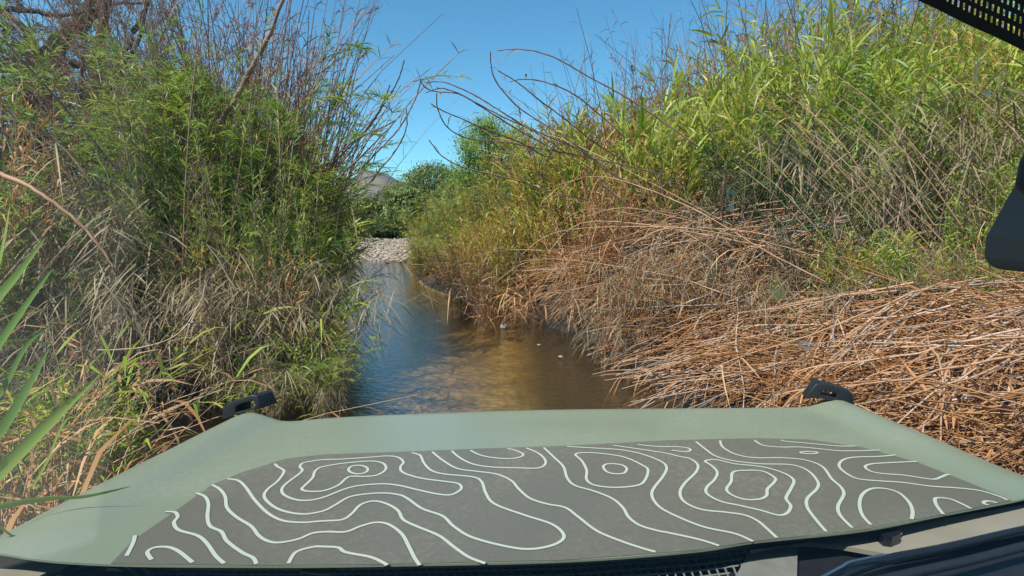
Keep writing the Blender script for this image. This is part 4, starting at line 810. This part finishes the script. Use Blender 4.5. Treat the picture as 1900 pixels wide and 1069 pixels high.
# trail sights on the fender corners: black loops with a slot
def loop_prism(name, outer, inner, y, dep, mat, parent=None):
    n_ = len(outer); O = np.array([P(a, b_, y) for a, b_ in outer]); I = np.array([P(a, b_, y) for a, b_ in inner]); dv = np.array([0.02, dep, -.004])
    V = np.concatenate([O, I, O + dv, I + dv]); Q = []
    for k in range(n_):
        l = (k + 1) % n_; Q += [(k, l, n_ + l, n_ + k), (2 * n_ + k, 3 * n_ + k, 3 * n_ + l, 2 * n_ + l), (k, 2 * n_ + k, 2 * n_ + l, l), (n_ + k, n_ + l, 3 * n_ + l, 3 * n_ + k)]
    o = cobj(name, V, Q, mat, parent, False); bv = o.modifiers.new('b', 'BEVEL'); bv.width = .0025; bv.segments = 2; return o
loop_prism('trail_sight', [(411, 779), (412, 756), (428, 745), (466, 733), (477, 735), (488, 757), (468, 761), (440, 769)], [(437, 766), (437, 755), (444, 750), (463, 745), (471, 745), (473, 753), (466, 758), (448, 763)], 1.60, .06, M['black'])
loop_prism('trail_sight', [(1494, 739), (1515, 712), (1535, 714), (1571, 724), (1583, 731), (1585, 755), (1555, 748), (1525, 740)], [(1522, 732), (1525, 725), (1532, 725), (1546, 729), (1552, 731), (1552, 739), (1545, 737), (1532, 734)], 1.62, .06, M['black'])
def sheet(name, pts, mat, z, thick=.004, parent=None, a=None, b=0.0):
    Tt = np.array([on_plane(px, py, z if a is None else a, b) for px, py in pts]); n_ = len(Tt)
    me = bpy.data.meshes.new(name); V = np.concatenate([Tt, Tt - np.array([0, 0, thick])]) - CL
    me.from_pydata([tuple(x) for x in V], [], [tuple(range(n_))[::-1], tuple(range(n_, 2 * n_))] + [(k, (k + 1) % n_, n_ + (k + 1) % n_, n_ + k) for k in range(n_)]); me.materials.append(mat); me.update()
    return mobj(name, me, parent or car)
def rod(name, pts, r, mat, z, parent=None, sides=8, flat=1.0):
    C = smooth_curve([on_plane(a, b_, z, 0) for a, b_ in pts], 5) - CL; b_ = Buf(); r = np.interp(np.linspace(0, 1, len(C)), np.linspace(0, 1, len(r)), r) if not np.isscalar(r) else np.full(len(C), r)
    b_.tubes(C[None], r[None], .5, sides); return mobj(name, b_.mesh(name, mat), parent or car)
ZC = 0.935
sheet('cowl_panel', [(-200, 1030), (0, 1040), (250, 1046), (700, 1046), (1050, 1038), (1290, 1020), (1400, 1003), (1600, 982), (1750, 953), (2100, 880), (2100, 1300), (-200, 1300)], M['black'], ZC, .01)
trimpts = [(240, 1060), (500, 1061), (700, 1059), (1050, 1050), (1290, 1034), (1400, 1017)]
rod('cowl_seal', [(200, 1056), (500, 1057), (700, 1055), (1050, 1046), (1290, 1030), (1400, 1013), (1600, 992), (1760, 962)], .0035, M['trim'], ZC + .012)
sheet('cowl_cover', [(1392, 1021), (1450, 1008), (1600, 993), (1750, 963), (1900, 936), (2050, 905), (2050, 975), (1900, 985), (1760, 1012), (1660, 1030), (1560, 1012), (1500, 1006), (1440, 1010)], M['trim_light'], ZC + .022, .008)
sheet('cowl_side', [(1390, 1024), (1432, 1012), (1480, 1010), (1478, 1110), (1340, 1110), (1370, 1060)], M['trim'], ZC + .014, .006)
sheet('cowl_side', [(-200, 1015), (0, 1027), (110, 1032), (150, 1036), (100, 1056), (60, 1075), (-200, 1110)], M['trim_light'], ZC + .03, .008)
noz = sheet('washer_nozzle', [(1628, 985), (1640, 978), (1664, 972), (1668, 984), (1672, 990), (1655, 997), (1640, 995)], M['black_gloss'], ZC + .04, .02)
rod('nozzle_base', [(1630, 990), (1648, 998), (1672, 990)], .0022, M['trim'], ZC + .03, noz)
# cowl grille: frame of crossing bars over the dark tray
bb = Buf()
def gtop(px): return np.interp(px, [200, 240, 500, 700, 1050, 1290, 1400], [1058, 1060, 1063, 1061, 1052, 1034, 1020])
for px in np.arange(250, 1420, 15.5):
    A_ = [on_plane(px + k * 8, gtop(px) + k * 20, ZC + .012, 0) for k in np.linspace(0, 3, 4)]
    if px < 1385: bb.tubes((np.array(A_) - CL)[None], np.full((1, 4), .0019), .5, 4)
for k in range(5):
    C = np.array([on_plane(px, gtop(px) + 3 + k * 11.5, ZC + .0125, 0) for px in np.arange(250 + k * 8, 1392 - k * 10, 8)]) - CL
    bb.tubes(C[None], np.full((1, len(C)), .0017), .5, 4)
mobj('cowl_grille', bb.mesh('cowl_grille', M['trim']), car)
# wipers
wp = rod('wiper', [(1490, 1120), (1560, 1070), (1640, 1040), (1760, 1015), (1900, 982), (2060, 950)], [.006, .008, .007, .006, .005], M['black_gloss'], ZC + .03)
rod('wiper_blade', [(1580, 1090), (1700, 1062), (1800, 1040), (1900, 1014), (2060, 975)], .007, M['black'], ZC + .035, wp)
rod('wiper_spring', [(1500, 1085), (1560, 1052), (1580, 1042), (1640, 1030)], .0022, M['steel'], ZC + .05, wp)
rod('wiper', [(90, 1100), (130, 1060), (180, 1045), (230, 1046), (270, 1075), (290, 1110)], .009, M['black_gloss'], ZC + .02)
rod('cowl_clip', [(560, 1062), (600, 1066), (625, 1064)], .006, M['black'], ZC + .012)
# windshield: slanted pane, dotted ceramic band, sensor housing at the upper right
def wsy(z): return 0.16 + (1.68 - z) * 0.62
gp = [(-1.0, .90), (1.2, .90), (1.2, 1.78), (-1.0, 1.78)]
m, t = new_mat('windshield_glass'); fr = t.nodes.new('ShaderNodeFresnel'); fr.inputs['IOR'].default_value = 1.45
g = t.nodes.new('ShaderNodeBsdfGlossy'); g.inputs['Roughness'].default_value = 0.0; tr = t.nodes.new('ShaderNodeBsdfTransparent'); tr.inputs[0].default_value = (.97, .985, .975, 1)
ms = t.nodes.new('ShaderNodeMixShader'); t.links.new(fr.outputs[0], ms.inputs[0]); t.links.new(tr.outputs[0], ms.inputs[1]); t.links.new(g.outputs[0], ms.inputs[2])
o = t.nodes.new('ShaderNodeOutputMaterial'); t.links.new(ms.outputs[0], o.inputs[0]); M['glass'] = m
ws = cobj('windshield', [(x, wsy(z), z) for x, z in gp], [(0, 1, 2, 3)], M['glass'], None, False)
def on_ws(px, py, off=.004):                        # point of the pane seen at that pixel
    d = _F + (px - CX) / F * _R + (CY - py) / F * _U
    tt = (wsy(CAM[2]) - off) / (d[1] + .62 * d[2]); return CAM + d * tt
def wsheet(name, loops, mat, off=.004):
    V = np.array([on_ws(a, b_, off) for a, b_ in loops]); return V
# band = strip with real slot holes: quads of a lattice, a diamond left open in each cell
def band():
    bf_ = []; qs = []
    lowc = smooth_curve([np.array(p) for p in [(1690, -5), (1740, 18), (1800, 48), (1860, 75), (1925, 108)]], 10); up_ = np.array([28, -52.0])
    nn = len(lowc)
    def add(poly):
        b0_ = len(bf_); bf_.extend(poly); qs.append(tuple(range(b0_, b0_ + len(poly))))
    lc = resample(lowc, 24)
    for k in range(23):
        a0, a1 = lc[k], lc[k + 1]
        rows_ = 6; solid = .28
        add([a0, a1, a1 + up_ * solid, a0 + up_ * solid])
        for r_ in range(rows_):
            f0, f1 = solid + r_ * .36, solid + (r_ + 1) * .36
            q0, q1, q2, q3 = a0 + up_ * f0, a1 + up_ * f0, a1 + up_ * f1, a0 + up_ * f1
            sh = .25 if r_ % 2 else 0.0; c_ = (q0 + q1 + q2 + q3) / 4; e1 = (q1 - q0) * .17; e2 = (q3 - q0) * .27 - (q1 - q0) * .2
            c_ = c_ + (q1 - q0) * (sh - .12)
            h = [c_ - e1 - e2, c_ + e1 - e2, c_ + e1 + e2, c_ - e1 + e2]
            for (u0, u1, h0, h1) in ((q0, q1, h[0], h[1]), (q1, q2, h[1], h[2]), (q2, q3, h[2], h[3]), (q3, q0, h[3], h[0])): add([u0, u1, h1, h0])
    for k in range(40):                                # loose dots fading out under the band and down the side
        pass
    V = np.array([on_ws(a, b_) for a, b_ in bf_]); cobj('dotted_band', V, qs, M['black'], ws, False)
band()
smud = {'y': smudge_mat('yellow_smear', (.75, .72, .3), .6), 'w': smudge_mat('pale_speck', (.8, .85, .8), .65), 'b': smudge_mat('brown_smear', (.6, .45, .28), .35)}
for px, py, rx, ry, c_ in [(1441, 540, 17, 19, 'y'), (145, 218, 24, 26, 'b'), (1418, 133, 9, 7, 'w'), (1832, 174, 6, 8, 'w'), (1818, 113, 6, 5, 'w'), (1355, 360, 9, 10, 'w'), (1357, 385, 5, 8, 'w'), (1500, 640, 22, 9, 'w'), (1777, 140, 5, 4, 'w')]:
    rg = random.Random(px); V = [on_ws(px, py, .003)] + [on_ws(px + rx * math.cos(a) * rg.uniform(.8, 1.1), py + ry * math.sin(a) * rg.uniform(.8, 1.1), .003) for a in np.linspace(0, 2 * math.pi, 14, endpoint=False)]
    cobj('smudge', V, [(0, k + 1, (k + 1) % 14 + 1) for k in range(14)], smud[c_], ws, False)
def slab(name, pts, y, dep, mat, parent=None, bev=.004):
    n_ = len(pts); A_ = np.array([P(a, b_, y) for a, b_ in pts]); V = np.concatenate([A_, A_ - np.array([0, dep, 0])]) - CL
    me = bpy.data.meshes.new(name); me.from_pydata([tuple(x) for x in V], [], [tuple(range(n_)), tuple(range(n_, 2 * n_))[::-1]] + [(k, n_ + k, n_ + (k + 1) % n_, (k + 1) % n_) for k in range(n_)]); me.materials.append(mat); me.update()
    o = mobj(name, me, parent or car); bv = o.modifiers.new('b', 'BEVEL'); bv.width = bev; bv.segments = 3; return o
sh_ = slab('mirror_housing', [(1880, 330), (1900, 300), (2000, 230), (2200, 200), (2200, 520), (1960, 500), (1850, 500), (1826, 496), (1817, 478), (1820, 440)], .24, .03, M['mirror_grey'])
slab('mirror_arm', [(1905, 250), (1960, 170), (2050, 160), (2050, 460), (1925, 395), (1868, 352), (1880, 300)], .205, .02, M['black'], sh_)
# dashboard and roof lining, which the pane mirrors and which shade the inside
cobj('dashboard', [(-1.0, .60, .895), (1.2, .60, .895), (1.2, -.5, 1.0), (-1.0, -.5, 1.0)], [(0, 1, 2, 3)], plain('dash_plastic', (.26, .28, .27), .9), None, False)
M['lining'] = plain('roof_lining', (.2, .2, .2), .9)
def box(name, x0, x1, y0, y1, z0, z1, mat, parent=None, bev=.01):
    V = [(x, y, z) for z in (z0, z1) for y in (y0, y1) for x in (x0, x1)]
    o = cobj(name, V, [(0, 2, 3, 1), (4, 5, 7, 6), (0, 1, 5, 4), (2, 6, 7, 3), (0, 4, 6, 2), (1, 3, 7, 5)], mat, parent, False)
    bv = o.modifiers.new('b', 'BEVEL'); bv.width = bev; bv.segments = 3; return o
box('roof', -1.02, 1.22, -2.4, .10, 1.785, 1.84, M['paint'], bev=.02)
for x in (-1.0, 1.2):
    b_ = Buf(); C = np.array([[[x, wsy(z) - .01, z] for z in np.linspace(.86, 1.8, 5)]]) - CL; b_.tubes(C, np.full((1, 5), .035), .5, 8); mobj('windshield_pillar', b_.mesh('windshield_pillar', M['black']), car)
    b_ = Buf(); C = np.array([[[x, -2.35, z] for z in np.linspace(.8, 1.8, 4)]]) - CL; b_.tubes(C, np.full((1, 4), .045), .5, 8); mobj('rear_pillar', b_.mesh('rear_pillar', M['black']), car)
box('body', -1.0, 1.2, -2.5, .58, .38, .85, M['paint'], bev=.04)
def wheel(x, y):
    prof = [(.20, -.11), (.37, -.125), (.40, -.10), (.405, 0), (.40, .10), (.37, .125), (.20, .11)]; n_ = 40; V = []; Q = []
    for k in range(n_):
        a = 2 * math.pi * k / n_; V += [(x + w, y + r_ * math.cos(a), .13 + r_ * math.sin(a)) for r_, w in prof]
    for k in range(n_):
        for j_ in range(len(prof) - 1): Q.append((k * 7 + j_, k * 7 + j_ + 1, ((k + 1) % n_) * 7 + j_ + 1, ((k + 1) % n_) * 7 + j_))
    w = cobj('wheel', V, Q, M['black'])
    V = [(x - .06, y, .13), (x + .06, y, .13)] + [(x + sd * (.09 if k % 2 else .075), y + .205 * math.cos(2 * math.pi * k / 20), .13 + .205 * math.sin(2 * math.pi * k / 20)) for sd in (-1, 1) for k in range(20)]
    cobj('rim', V, [(0, 2 + k, 2 + (k + 1) % 20) for k in range(20)] + [(1, 22 + (k + 1) % 20, 22 + k) for k in range(20)], M['steel'], w, False)
for x in (-.80, 1.0):
    for y in (1.15, -1.75): wheel(x, y)
